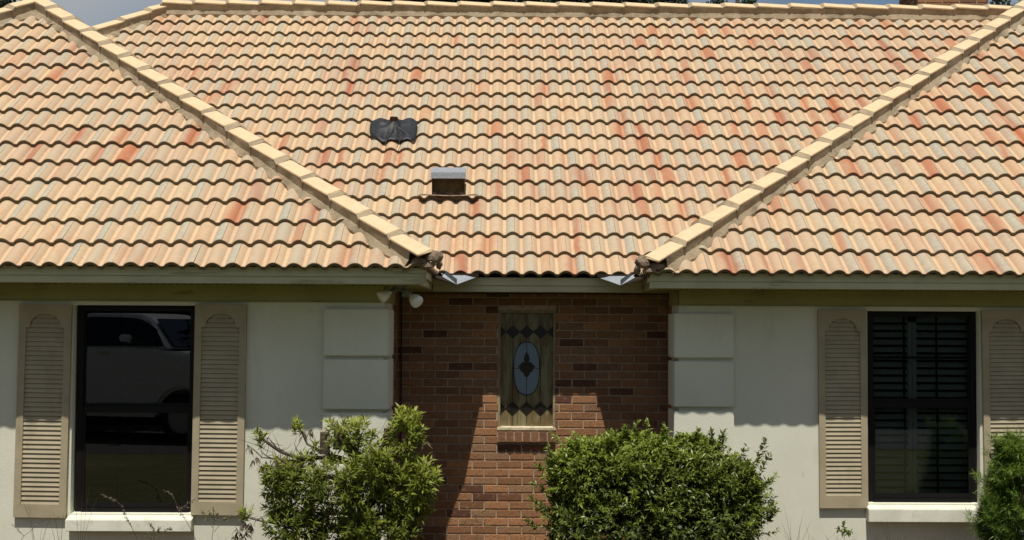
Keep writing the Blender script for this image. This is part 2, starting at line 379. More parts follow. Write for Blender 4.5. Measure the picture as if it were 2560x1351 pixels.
# ------------------------------------------------------------------ ridge and hip capping + mortar
def capping(parent, A_, B_, d1, d2, H=.104, step_=.396, near=.13, seed=0, start=0.0, m1=True, m2=True, droop=0):
    """A low end, B high end, d1/d2 unit vectors down the two slopes across the line"""
    A_, B_, d1, d2 = map(Vector, (A_, B_, d1, d2)); ln = (B_-A_).length; al = (B_-A_).normalized(); up = Vector((0, 0, 1))
    rnd = random.Random(seed); caps = MB(); mo = MB()
    n = int((ln-start)/step_+.999)
    na = d1.cross(al); na = na if na.z > 0 else -na
    nb = d2.cross(al); nb = nb if nb.z > 0 else -nb
    for i in range(n):
        s0 = start+i*step_; s1 = min(s0+step_-.012, ln+.02)
        def sec(s, h, wd, th, j):
            c = A_+al*s+up*(H+h)
            e = .012
            return [c+d1*wd+j, c+d1*e+j, c+d2*e+j, c+d2*wd+j, c+d2*wd-nb*th+j, c+d2*e-up*th+j, c+d1*e-up*th+j, c+d1*wd-na*th+j]
        j = al.cross(up).normalized()*rnd.uniform(-.004, .004)+up*rnd.uniform(-.003, .003)
        S0 = sec(s0, .010, near, .02, j); S1 = sec(s1, -.014, near-.006, .02, j)
        caps.add(S0+S1, [tuple(range(8))[::-1], tuple(range(8, 16))]+[(q, (q+1) % 8, 8+(q+1) % 8, 8+q) for q in range(8)])
        # mortar stop under the lower end of each cap
        gw = rnd.uniform(.040, .056)
        e0 = A_+al*(s0-gw)+up*(H-.006); e1 = A_+al*(s0+.004)+up*(H+.006)
        P0 = [e0+d1*(near+.010)-na*.01, e0, e0+d2*(near+.010)-nb*.01, e0+d2*(near)-nb*.12, e0+d1*(near)-na*.12]
        P1 = [e1+d1*(near-.003), e1, e1+d2*(near-.003), e1+d2*(near)-nb*.12, e1+d1*(near)-na*.12]
        if i > 0: mo.add(P0+P1, [(4, 3, 2, 1, 0), (5, 6, 7, 8, 9)]+[(q, (q+1) % 5, 5+(q+1) % 5, 5+q) for q in range(5)])
    # bedding: a rough fillet falling from the cap edge into the tiles
    for dd, nn, on in ((d1, na, m1), (d2, nb, m2)):
        if not on: continue
        st = .018; N = int(ln/st); rows = []
        for q in range(N+1):
            s = droop+q*(ln-droop)/N; c = A_+al*s+up*H
            nz = noise.noise(c*9)*.012+noise.noise(c*31)*.006; nw = noise.noise(c*5.3+Vector((7, 1, 2)))*.035+noise.noise(c*19)*.012
            top = c+dd*(near-.02)-nn*.012
            p1 = c+dd*(near-.002)-nn*(.018+.2*abs(nz)); p2 = c+dd*(near+.008+nw*.3)-nn*(.080+.6*nz); p3 = c+dd*(near+.055+nw*1.1)-nn*(.121+.6*nz); p4 = c+dd*(near+.06+nw*1.1)-nn*.165
            rows.append([top, p1, p2, p3, p4])
        b0 = len(mo.v)
        for rw in rows: mo.v += [tuple(p) for p in rw]
        for q in range(N):
            for k in range(4):
                i0 = b0+q*5+k; mo.f.append((i0, i0+1, i0+6, i0+5)); mo.m.append(0)
    co = caps.build('capping', M_cap, parent, bevel=.004); mo_ = mo.build('mortar_bedding', M_mortar, parent, smooth=False)
    return co, mo_
def hip(parent, foot, yo, top, sx, seed, start=0.02, H=.104):
    # runs from (foot,yo,0) with plan direction (sx,1); front slope faces -y, side slope faces -sx*x
    A_ = Vector((foot, yo, 0)); B_ = Vector((foot+sx*top, yo+top, top*T)); al = (B_-A_).normalized()
    nf = Vector((0, -ST, CT)); ns = Vector((-sx*ST, 0, CT))
    d1 = al.cross(nf); d1 = d1 if d1.z < 0 else -d1
    d2 = al.cross(ns); d2 = d2 if d2.z < 0 else -d2
    return capping(parent, A_-al*.05, B_, d1.normalized(), d2.normalized(), H=H, seed=seed, start=start, droop=.13)
hip(wl, HL, 0, AS, -1, 1)
hip(wl, HL-2*AS, 0, AS, 1, 2)
hip(wr, HRt, YR, ASR, 1, 3)
# main roof: ridge and its left hip
hip(deck, RXL-(RY-PC), PC, RY-PC, 1, 4)
Rc = MB()
capping(deck, (RXL, RY, RZ), (8.2, RY, RZ), (0, -CT, -ST), (0, CT, -ST), seed=5, start=.02, near=.12, H=.125)
# wing ridge running back from the apex of the left wing
capping(wl, (HL-AS, RY-.9, AS*T), (HL-AS, AS, AS*T), (CT, 0, -ST), (-CT, 0, -ST), seed=6)

# lumps of old cement closing the hip feet
def lump(mb, c, r, seed, sc=(1, 1, 1), sub=3):
    bm = bmesh.new(); bmesh.ops.create_icosphere(bm, subdivisions=sub, radius=1)
    vs_ = []
    for v in bm.verts:
        p = v.co.copy(); k = 1+.35*noise.noise(p*1.3+Vector((seed, 0, 0)))+.12*noise.noise(p*4+Vector((seed, 3, 0)))
        vs_.append((c[0]+p.x*k*r*sc[0], c[1]+p.y*k*r*sc[1], c[2]+p.z*k*r*sc[2]))
    mb.add(vs_, [tuple(v.index for v in f.verts) for f in bm.faces]); bm.free()
for foot, yo, sx, par in ((HL, 0, 1, wl), (HRt, YR, -1, wr)):
    mb = MB()
    lump(mb, (foot+sx*.035, yo-.005, .050), .072, 1+sx, (.85, .55, .72), 2); lump(mb, (foot-sx*.065, yo+.012, .018), .05, 5+sx, (1.3, .5, .5), 2)
    lump(mb, (foot-sx*.01, yo+.0, -.012), .045, 9, (1.2, .5, .6), 2); lump(mb, (foot+sx*.06, yo+.20, .0), .05, 12, (.5, 2.6, .8), 2)
    mb.build('cement_plug', M_lump, par)

# ------------------------------------------------------------------ valley flashings at the two inside corners
for sx, foot in ((1, HL), (-1, HRt)):
    tip = Vector((foot+sx*.158, 1.36, -.112)); a1 = Vector((foot+sx*.318, PC, -.040)); th = Vector((0, 0, -.004))
    mb = MB(); mb.prism([tip, a1, a1+Vector((-sx*.02, .28, .12)), Vector((foot-sx*.12, 1.92, .08))], th)
    o = mb.build('valley_flashing', M_galv, deck)
    mb = MB(); mb.prism([tip+Vector((0, -.005, 0)), tip+Vector((0, -.005, .044)), tip+Vector((-sx*.104, .09, .116)), tip+Vector((-sx*.100, .09, .080))], (0, .004, 0)); mb.build('flashing_fold', M_lead, o)
    mb = MB(); mb.prism([tip+Vector((0, -.001, -.001)), tip+Vector((-sx*.125, .06, .066)), tip+Vector((-sx*.11, .1, .090))], th); mb.build('flashing_edge', M_galv, o)
    mb = MB(); mb.prism([tip+Vector((-sx*.004, .012, -.0005)), Vector((foot-sx*.075, 1.10, -.045)), Vector((foot-sx*.075, PC+.09, -.04)), Vector((foot+sx*.06, PC+.05, -.035))], (0, 0, -.006)); mb.build('sun_block', M_deck_shade, o)  # dark sheet added to block sun between flashing and inner eave
    mb = MB(); xs = sorted((foot+sx*.03, foot+sx*.335)); mb.box((xs[0], PC-.022, -.040), (xs[1], PC+.02, -.012)); mb.build('eave_shade', M_deck_shade, o)  # dark box filled in for the shade under the tile ends

# ------------------------------------------------------------------ fascia, soffit, frieze
def zb(px, py, y): return at(px, py, y).z
YWL, YWR, YB = .542, .712+.542, 2.10
XWL = at(958, 900, YWL).x; XWR = at(1697, 900, YWR).x        # inner faces of the wing walls
FB = -.152; FM = -.098; FT = -.03
fa = MB()
def fascia(mb, x0, x1, y0, dz=0):
    mb.box((x0, y0+.074, FM+dz), (x1, y0+.10, FT+dz)); mb.box((x0, y0+.084, FB+dz), (x1, y0+.10, FM+dz-.0005))
fascia(fa, -9.0, HL-.03, 0)
fascia(fa, HRt+.03, 9.5, YR)
fascia(fa, HL-.06, HRt+.06, PC, -.012)
# returns along the inner eaves
for sx, foot, y0 in ((1, HL, 0.0), (-1, HRt, YR)):
    xs = sorted((foot-sx*.045, foot-sx*.075)); fa.box((xs[0], y0+.1005, FM), (xs[1], PC+.06, FT))
    xs = sorted((foot-sx*.065, foot-sx*.095)); fa.box((xs[0], y0+.1005, FB), (xs[1], PC+.06, FM-.0005))
fa.build('fascia', M_trim, house, bevel=.002)
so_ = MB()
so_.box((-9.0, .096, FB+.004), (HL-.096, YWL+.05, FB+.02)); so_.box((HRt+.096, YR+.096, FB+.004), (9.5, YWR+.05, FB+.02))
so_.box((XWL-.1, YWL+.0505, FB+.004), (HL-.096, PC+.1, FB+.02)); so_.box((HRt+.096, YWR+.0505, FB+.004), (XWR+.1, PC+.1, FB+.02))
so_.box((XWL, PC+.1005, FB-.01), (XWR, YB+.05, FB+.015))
so_.build('soffit', M_trim_shade, house)
# vent slots in the soffit near the wall
M_slot = mat('vent_slots', (.2, .2, .07), .8); g = NG(M_slot)
gp = g.sep(g.n('ShaderNodeNewGeometry').outputs['Position'])
fx = g.math('FRACT', g.math('ADD', g.math('MULTIPLY', gp[0], 19.2), g.math('MULTIPLY', g.noise(7, 3), .9)))
g.col(g.mix(g.math('MULTIPLY', g.step(fx, .5, .56), g.step(g.noise(3, 4), .4, .5)), (.22, .21, .075), (.03, .03, .012)))
for x0, x1, y in ((-9, XWL, YWL-.045), (XWR, 9.5, YWR-.045)):
    sv = MB(); sv.box((x0, y-.012, FB-.001), (x1, y+.012, FB+.005)); sv.build('soffit_vent', M_slot, house)
FRZ = -.277
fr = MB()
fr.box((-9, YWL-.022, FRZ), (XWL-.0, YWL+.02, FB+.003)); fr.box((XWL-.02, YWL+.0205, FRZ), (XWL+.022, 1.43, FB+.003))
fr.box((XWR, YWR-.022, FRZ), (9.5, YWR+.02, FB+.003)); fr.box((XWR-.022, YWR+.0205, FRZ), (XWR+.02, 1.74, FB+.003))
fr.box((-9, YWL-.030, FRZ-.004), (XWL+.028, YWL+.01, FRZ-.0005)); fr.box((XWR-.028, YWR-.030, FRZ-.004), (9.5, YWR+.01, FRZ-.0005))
fr.build('frieze_board', M_trim_shade, house)

# ------------------------------------------------------------------ stucco walls with window openings
def wall_with_hole(mb, x0, x1, y, z0, z1, hx0, hx1, hz0, hz1, th=.2):
    mb.box((x0, y, z0), (hx0, y+th, z1)); mb.box((hx1, y, z0), (x1, y+th, z1)); mb.box((hx0, y, z0), (hx1, y+th, hz0)); mb.box((hx0, y, hz1), (hx1, y+th, z1))
wlx0 = at(180.5, 1000, YWL).x; wlx1 = at(487, 1000, YWL).x; wlz1 = zb(330, 763, YWL); wlz0 = zb(330, 1284, YWL)
wrx0 = at(2169, 1000, YWR).x; wrx1 = at(2449, 1000, YWR).x; wrz1 = zb(2310, 778, YWR); wrz0 = zb(2310, 1259, YWR)
mb = MB(); wall_with_hole(mb, -9, XWL, YWL, GZ-.3, FB, wlx0, wlx1, wlz0, wlz1)
mb.box((XWL-.2, YWL+.2, GZ-.3), (XWL, 1.43, FB)); mb.box((-9, YWL+.2, GZ-.3), (-8.8, 11, FB)); mb.box((-8.8, 10.8, GZ-.3), (9.5, 11, FB))
mb.build('wall', M_stucco, house)['label'] = 'shaded pale grey stucco wall of the left wing'
mb = MB(); wall_with_hole(mb, XWR, 9.5, YWR, GZ-.3, FB, wrx0, wrx1, wrz0, wrz1)
mb.box((XWR, YWR+.2, GZ-.3), (XWR+.2, 1.74, FB)); mb.box((9.3, YWR+.2, GZ-.3), (9.5, 10.8, FB))
mb.build('wall', M_stucco, house)['label'] = 'pale grey stucco wall of the right wing'

# quoins
def quoins(xo, xi, yw, sx, ys, yend, label):
    mb = MB(); P = .042; rnd = random.Random(4)
    for z1, z0 in ys:
        xs = sorted((xo, xi+sx*P)); mb.box((xs[0], yw-P, z0), (xs[1], yw-.0005, z1))
        xs = sorted((xi+sx*.0005, xi+sx*P)); mb.box((xs[0], yw+.0005, z0), (xs[1], yend, z1))
    o = mb.build('quoin', M_stucco, house, bevel=.006); o['label'] = label
def zl(py, px, yw): return zb(px, py, yw-.04)
ql = [(zl(a_, 880, YWL), zl(b_, 880, YWL)) for a_, b_ in ((772, 890), (899, 1024), (1033, 1152), (1161, 1281), (1290, 1420))]
qr = [(zl(a_, 1760, YWR), zl(b_, 1760, YWR)) for a_, b_ in ((784, 895), (904, 1018), (1028, 1142), (1151, 1265), (1274, 1400))]
quoins(at(808, 900, YWL-.04).x, XWL, YWL, 1, ql, YWL+.5, 'stack of raised stucco blocks at the left wing corner')
quoins(at(1835, 900, YWR-.04).x, XWR, YWR, -1, qr, YWR+.4, 'stack of raised stucco blocks at the right wing corner')

# ------------------------------------------------------------------ brick wall of the recess (every brick modelled, one part)
BL, BH, MJ = .2185, .0713, .010
def bricks(mb_list, x0, x1, z0, z1, y, hole, seed, axis='x', dep=.10):
    V, F, TA = mb_list; rnd = random.Random(seed); nr = int((z1-z0)/BH)+1
    for r in range(nr):
        zz = z0+r*BH; off = (r % 2)*BL/2+rnd.uniform(-.006, .006)
        x = x0-BL+off
        while x < x1:
            xa, xb = max(x+MJ/2, x0), min(x+BL-MJ/2, x1); za, zc = zz+MJ/2, min(zz+BH-MJ/2, z1)
            x += BL
            if xb-xa < .02 or zc-za < .02: continue
            segs = [(xa, xb)]
            if hole and zc > hole[2] and za < hole[3]:
                segs = []
                if xa < hole[0]-.02: segs.append((xa, min(xb, hole[0])))
                if xb > hole[1]+.02: segs.append((max(xa, hole[1]), xb))
            for sa, sb in segs:
                if sb-sa < .015: continue
                ta = (rnd.random(), 1.0 if rnd.random() < .07 else (rnd.random()**3)*.6, rnd.random()); j = rnd.uniform(-.002, .002)
                e = .004; b = len(V)
                for (u0, w0, d0) in ((0, 0, .02), (1, 0, .02), (1, 1, .02), (0, 1, .02), (0, 0, e), (1, 0, e), (1, 1, e), (0, 1, e)):
                    uu = sa if u0 == 0 else sb; ww = za if w0 == 0 else zc
                    V.append((uu, y+j+d0, ww)); TA.append(ta)
                for (u0, w0) in ((0, 0), (1, 0), (1, 1), (0, 1)):
                    uu = sa+e if u0 == 0 else sb-e; ww = za+e if w0 == 0 else zc-e
                    V.append((uu+rnd.uniform(-.001, .001), y+j, ww+rnd.uniform(-.001, .001))); TA.append(ta)
                for lo, hi in ((0, 4), (4, 8)):
                    for q in range(4): F.append((b+lo+q, b+lo+(q+1) % 4, b+hi+(q+1) % 4, b+hi+q))
                F.append((b+8, b+9, b+10, b+11))
def brick_obj(name, V, F, TA, parent, matl=None):
    me = bpy.data.meshes.new(name); me.from_pydata(V, [], F)
    at_ = me.attributes.new('ta', 'FLOAT_VECTOR', 'POINT'); at_.data.foreach_set('vector', np.array(TA, dtype=np.float32).ravel())
    return link(name, me, matl or M_brick, parent)
sgx0, sgx1 = at(1245, 900, YB).x, at(1389, 900, YB).x; sgz1, sgz0 = zb(1317, 776, YB), zb(1317, 1076, YB)
bsz0 = zb(1317, 1104, YB)
bz0 = zb(1317, 988, YB)-BH*19
bk = ([], [], []); bricks(bk, XWL+.001, XWR-.001, bz0, FB-.02, YB, (sgx0, sgx1, bsz0, sgz1), 5)
bw = brick_obj('brick_wall', *bk, house); bw['label'] = 'reddish brown brick wall in the recess between the wings'
mb = MB(); wall_with_hole(mb, XWL-.1, XWR+.1, YB+.0065, GZ-.3, FB-.02, sgx0, sgx1, sgz0, sgz1, .12)
mb.build('brick_joints', M_joint, bw)
# brick side returns behind the stucco ends
for xs, ya, sgn in ((XWL, 1.431, 1), (XWR, 1.741, -1)):
    V, F, TA = [], [], []; bricks((V, F, TA), 0, YB-ya, bz0, FB-.02, 0, None, 8)
    V = [((xs+sgn*.004-sgn*v[1]), ya+v[0], v[2]) for v in V]
    brick_obj('brick_return', V, [f if sgn < 0 else f[::-1] for f in F], TA, bw)
    mb = MB(); xx = sorted((xs-sgn*.2, xs-sgn*.006)); mb.box((xx[0], ya, GZ-.3), (xx[1], YB+.0, FB-.021)); mb.build('brick_joints', M_joint, bw)
# rowlock brick sill under the stained glass
V, F, TA = [], [], []; nb_ = 7; ww = (sgx1-sgx0)/nb_; rnd = random.Random(3)
for i in range(nb_):
    xa, xb = sgx0+i*ww+.005, sgx0+(i+1)*ww-.005; b = len(V); ta = (rnd.random(), .45+rnd.random()*.4, 0)
    for (x_, y_, z_) in ((xa, YB-.045, bsz0), (xb, YB-.045, bsz0), (xb, YB+.1, bsz0), (xa, YB+.1, bsz0), (xa, YB-.042, sgz0-.012), (xb, YB-.042, sgz0-.012), (xb, YB+.1, sgz0-.002), (xa, YB+.1, sgz0-.002)):
        V.append((x_, y_, z_)); TA.append(ta)
    F += [tuple(b+q for q in f) for f in ((0,3,2,1),(4,5,6,7),(0,1,5,4),(1,2,6,5),(2,3,7,6),(3,0,4,7))]

# ------------------------------------------------------------------ stained glass window
M_wood = noisy('weathered_wood', (.34, .27, .16), (.24, .18, .10), 25, bump=.4, bs=80, dist=.003, extra=[(30, .55, .7, .4, (.12, .09, .06), (1, 1, .15))])
M_opal = mat('opal_glass', (.16, .13, .06), .25, .5); g = NG(M_opal)
c = g.mix(g.step(g.noise(16, 5, .6, stretch=(1, 1, .22), dist=.6), .38, .62), (.16, .11, .05), (.26, .235, .13)); c = g.mix(g.math('MULTIPLY', g.step(g.noise(30, 4, .6, stretch=(1, 1, .12)), .55, .66), .6), c, (.075, .06, .028)); g.col(c)
M_pale = noisy('pale_blue_glass', (.21, .29, .34), (.17, .25, .31), 60, .3, bump=.3, bs=200, dist=.001, spec=.5)
M_umber = noisy('umber_glass', (.012, .010, .008), (.026, .018, .012), 25, .3, bump=.1, spec=.5)
M_came = mat('came', (.008, .008, .007), .6, .3)
M_oldwood = noisy('sunbleached_wood', (.62, .55, .38), (.42, .36, .24), 20, bump=.4, bs=70, dist=.003, extra=[(40, .55, .65, .4, (.25, .2, .13), (.1, 1, 1))])
yg = YB+.055
mb = MB(); fw = .022
mb.box((sgx0+.001, YB+.004, sgz0+.022), (sgx0+fw, yg+.03, sgz1-.001)); mb.box((sgx1-fw, YB+.004, sgz0+.022), (sgx1-.001, yg+.03, sgz1-.001))
mb.box((sgx0+fw, YB+.012, sgz1-.024), (sgx1-fw, yg+.03, sgz1-.001))
sg = mb.build('stained_glass_window', M_wood, house, bevel=.002); sg['label'] = 'tall narrow leaded glass window with pale blue oval and dark flower'
mb = MB(); mb.prism([(sgx0-.004, YB-.012, sgz0+.001), (sgx0-.004, YB-.012, sgz0+.024), (sgx0-.004, yg+.01, sgz0+.036), (sgx0-.004, yg+.01, sgz0+.001)], (sgx1-sgx0+.008, 0, 0)); mb.build('timber_sill', M_oldwood, sg, bevel=.002)
brick_obj('brick_sill', V, F, TA, sg); mb = MB(); mb.box((sgx0, YB-.034, bsz0+.004), (sgx1, YB+.09, sgz0-.016)); mb.build('sill_joints', M_joint, sg)
gx0, gx1, gz0, gz1 = sgx0+fw, sgx1-fw, sgz0+.03, sgz1-.024
GW, GH = gx1-gx0, gz1-gz0
def G(u_, v_, d=0): return Vector((gx0+u_*GW, yg-d, gz0+(1-v_)*GH))
mb = MB(); mb.box((gx0, yg, gz0), (gx1, yg+.006, gz1)); mb.build('opal_glass_panel', M_opal, sg)
mb = MB()
tu, tv, bv = .265*.5, .165, .84; hv = .058
for vc in (tv, bv):
    mb = MB()
    for uc in (.5-.265, .5, .5+.265): mb.prism([G(uc-.13, vc, .001), G(uc, vc-hv, .001), G(uc+.13, vc, .001), G(uc, vc+hv, .001)], (0, -.002, 0))
    mb.prism([G(0, vc-.045, .001), G(.5-.265-.135, vc, .001), G(0, vc+.045, .001)], (0, -.002, 0)); mb.prism([G(1, vc-.045, .001), G(1, vc+.045, .001), G(.5+.265+.135, vc, .001)], (0, -.002, 0))
    mb.build('diamond_row', M_umber, sg)
OC = (.5, .488); oru, orv = .245, .232
def oval(k, su=1, sv=1):
    t = 2*math.pi*k/48; c_, s_ = math.cos(t), math.sin(t); e_ = .82
    return (OC[0]+oru*su*math.copysign(abs(c_)**e_, c_), OC[1]+orv*sv*math.copysign(abs(s_)**e_, s_))
mb = MB(); mb.prism([G(*oval(k), .002) for k in range(48)], (0, -.002, 0)); mb.build('blue_oval', M_pale, sg)
mb = MB()
def came(pts, r=.0028): mb.tube([G(*p, .005) for p in pts], r, 4)
came([oval(k) for k in range(49)], .0042)
for uc in (.5-.265, .5, .5+.265):
    came([(uc, 0), (uc, tv-hv)]); came([(uc, bv+hv), (uc, 1)])
came([(.235, tv+hv), (.235, bv-hv)]); came([(.765, tv+hv), (.765, bv-hv)]); came([(.5, tv+hv), (.5, bv-hv)]); came([(OC[0]-oru, OC[1]), (OC[0]+oru, OC[1])])
for vc in (tv, bv):
    z = [(0, vc-.045)]
    for s in (-1, 1):
        p = [(0, vc+s*.05), (.5-.265-.135, vc)]
        for uc in (.235, .5, .765): p += [(uc, vc+s*hv), (uc+.132, vc)]
        p += [(1, vc+s*.05)]; came(p, .0022)
mb.build('lead_came', M_came, sg)
# generic dark flower: three petals and a shield
mb = MB()
def shape(pts): mb.prism([G(OC[0]+p[0]/GW, OC[1]-.012-p[1]*1.3/GH, .0055) for p in pts], (0, -.002, 0))
s = .155
shape([(0, .68*s), (.12*s, .52*s), (.17*s, .34*s), (.12*s, .18*s), (.0, .08*s), (-.12*s, .18*s), (-.17*s, .34*s), (-.12*s, .52*s)])
shape([(-.02*s, .1*s), (-.12*s, .2*s), (-.25*s, .22*s), (-.36*s, .12*s), (-.5*s, .02*s), (-.38*s, -.04*s), (-.34*s, -.18*s), (-.22*s, -.22*s), (-.16*s, -.3*s), (-.1*s, -.40*s), (0, -.46*s),
       (.1*s, -.40*s), (.16*s, -.3*s), (.22*s, -.22*s), (.34*s, -.18*s), (.38*s, -.04*s), (.5*s, .02*s), (.36*s, .12*s), (.25*s, .22*s), (.12*s, .2*s), (.02*s, .1*s)])
mb.build('flower_motif', M_umber, sg)

# ------------------------------------------------------------------ sash windows
def sash_window(x0, x1, z0, z1, yw, midz, label, gl, sill_box, interior):
    yf = yw+.075; mb = MB(); f = .05
    mb.box((x0+.012, yf, z0+.0), (x0+.012+f, yf+.06, z1-.004)); mb.box((x1-f, yf, z0), (x1-.001, yf+.06, z1-.004))
    mb.box((x0+.012+f, yf, z1-.045), (x1-f, yf+.06, z1-.004)); mb.box((x0+.012+f, yf-.01, z0), (x1-f, yf+.06, z0+.035))
    win = mb.build('window', M_bronze, house, bevel=.002); win['label'] = label
    ix0, ix1 = x0+.012+f, x1-f
    mb = MB()   # upper sash
    mb.box((ix0, yf+.022, midz-.02), (ix1, yf+.04, midz+.04)); mb.box((ix0, yf+.022, midz+.04), (ix0+.012, yf+.04, z1-.045)); mb.box((ix1-.012, yf+.022, midz+.04), (ix1, yf+.04, z1-.045))
    mb.build('sash', M_bronze, win)
    mb = MB()   # lower sash, forward
    mb.box((ix0+.001, yf+.002, midz-.035), (ix1-.001, yf+.0215, midz+.015)); mb.box((ix0+.001, yf+.002, z0+.036), (ix0+.02, yf+.0215, midz-.035)); mb.box((ix1-.02, yf+.002, z0+.036), (ix1-.001, yf+.0215, midz-.035)); mb.box((ix0+.02, yf+.002, z0+.036), (ix1-.02, yf+.0215, z0+.075))
    mb.build('sash', M_bronze, win, bevel=.0015)
    mb = MB(); mb.box((ix0+.012, yf+.030, midz+.04), (ix1-.012, yf+.033, z1-.045)); mb.build('pane', gl, win)
    mb = MB(); mb.box((ix0+.02, yf+.012, z0+.075), (ix1-.02, yf+.015, midz-.035)); mb.build('pane', gl, win)
    mb = MB()
    for q in (1/3, 2/3):
        xm = ix0+(ix1-ix0)*q
        mb.box((xm-.008, yf+.035, midz+.04), (xm+.008, yf+.039, z1-.045)); mb.box((xm-.008, yf+.017, z0+.075), (xm+.008, yf+.021, midz-.035))
    if interior == 'shutters':
        for zz, yy in (((midz+.04+z1-.045)/2, yf+.035), ((z0+.075+midz-.035)/2, yf+.017)):
            mb.box((ix0+.012, yy+.0005, zz-.008), (ix1-.012, yy+.0035, zz+.008))
    mb.build('muntin', M_bronze, win)
    # dark room behind
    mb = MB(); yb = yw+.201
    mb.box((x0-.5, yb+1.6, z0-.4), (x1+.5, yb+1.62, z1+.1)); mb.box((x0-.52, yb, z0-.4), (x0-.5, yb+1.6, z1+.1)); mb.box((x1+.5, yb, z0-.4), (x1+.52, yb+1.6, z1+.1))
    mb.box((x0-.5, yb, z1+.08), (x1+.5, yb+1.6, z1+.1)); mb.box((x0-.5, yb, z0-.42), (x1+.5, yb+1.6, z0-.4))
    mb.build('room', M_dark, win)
    mb = MB()
    if interior == 'blind':
        z = z0+.03
        while z < z1-.03:
            mb.box((ix0-.01, yf+.085, z), (ix1+.01, yf+.087, z+.026), rot=Matrix.Rotation(R(35), 3, 'X')); z += .0235
        mb.build('blind', M_blind, win)
    else:
        rot = Matrix.Rotation(R(-52), 3, 'X'); xm = (ix0+ix1)/2-.05
        for xa, xb in ((ix0-.02, xm-.038), (xm+.038, ix1+.03)):
            z = z0+.05
            while z < z1-.1:
                if abs(z-midz) > .02: mb.box((xa, yf+.10, z), (xb, yf+.108, z+.058), rot=rot)
                z += .062
        mb.box((xm-.036, yf+.095, z0), (xm-.002, yf+.12, z1)); mb.box((xm+.002, yf+.095, z0), (xm+.036, yf+.12, z1)); mb.box((ix0-.03, yf+.095, z1-.09), (ix1+.03, yf+.119, z1-.04))
        mb.build('plantation_shutter', M_pshut, win)
    # sloping masonry sill
    sx0, sx1, zt, zb_ = sill_box; mb = MB()
    mb.prism([(sx0, yw-.105, zb_), (sx0, yw-.105, zt-.038), (sx0, yw-.001, zt-.012), (sx0, yf-.002, zt), (sx0, yf-.002, zb_)][::-1] if False else [(sx0, yw-.105, zb_), (sx0, yw-.105, zt-.038), (sx0, yw-.0015, zt-.012), (sx0, yw-.0015, zb_)], (sx1-sx0, 0, 0))
    mb.prism([(x0+.001, yw-.0012, zt-.05), (x0+.001, yw-.0012, zt-.012), (x0+.001, yf+.03, zt+.006), (x0+.001, yf+.03, zt-.05)], (x1-x0-.002, 0, 0))
    mb.build('sill', M_sill, win, bevel=.004)
    return win
w1 = sash_window(wlx0, wlx1, wlz0, wlz1, YWL, zb(330, 1022, YWL), 'left window with dark bronze frame reflecting a parked pickup', M_glassL, (at(163, 1300, YWL-.1).x, at(478, 1300, YWL-.1).x, wlz0+.002, zb(320, 1329, YWL-.105)), 'blind')
w2 = sash_window(wrx0, wrx1, wrz0, wrz1, YWR, zb(2310, 1010, YWR), 'right window with dark bronze frame and pale louvred shutters inside', M_glass, (at(2172, 1290, YWR-.1).x, at(2464, 1290, YWR-.1).x, wrz0+.002, zb(2316, 1306, YWR-.105)), 'shutters')

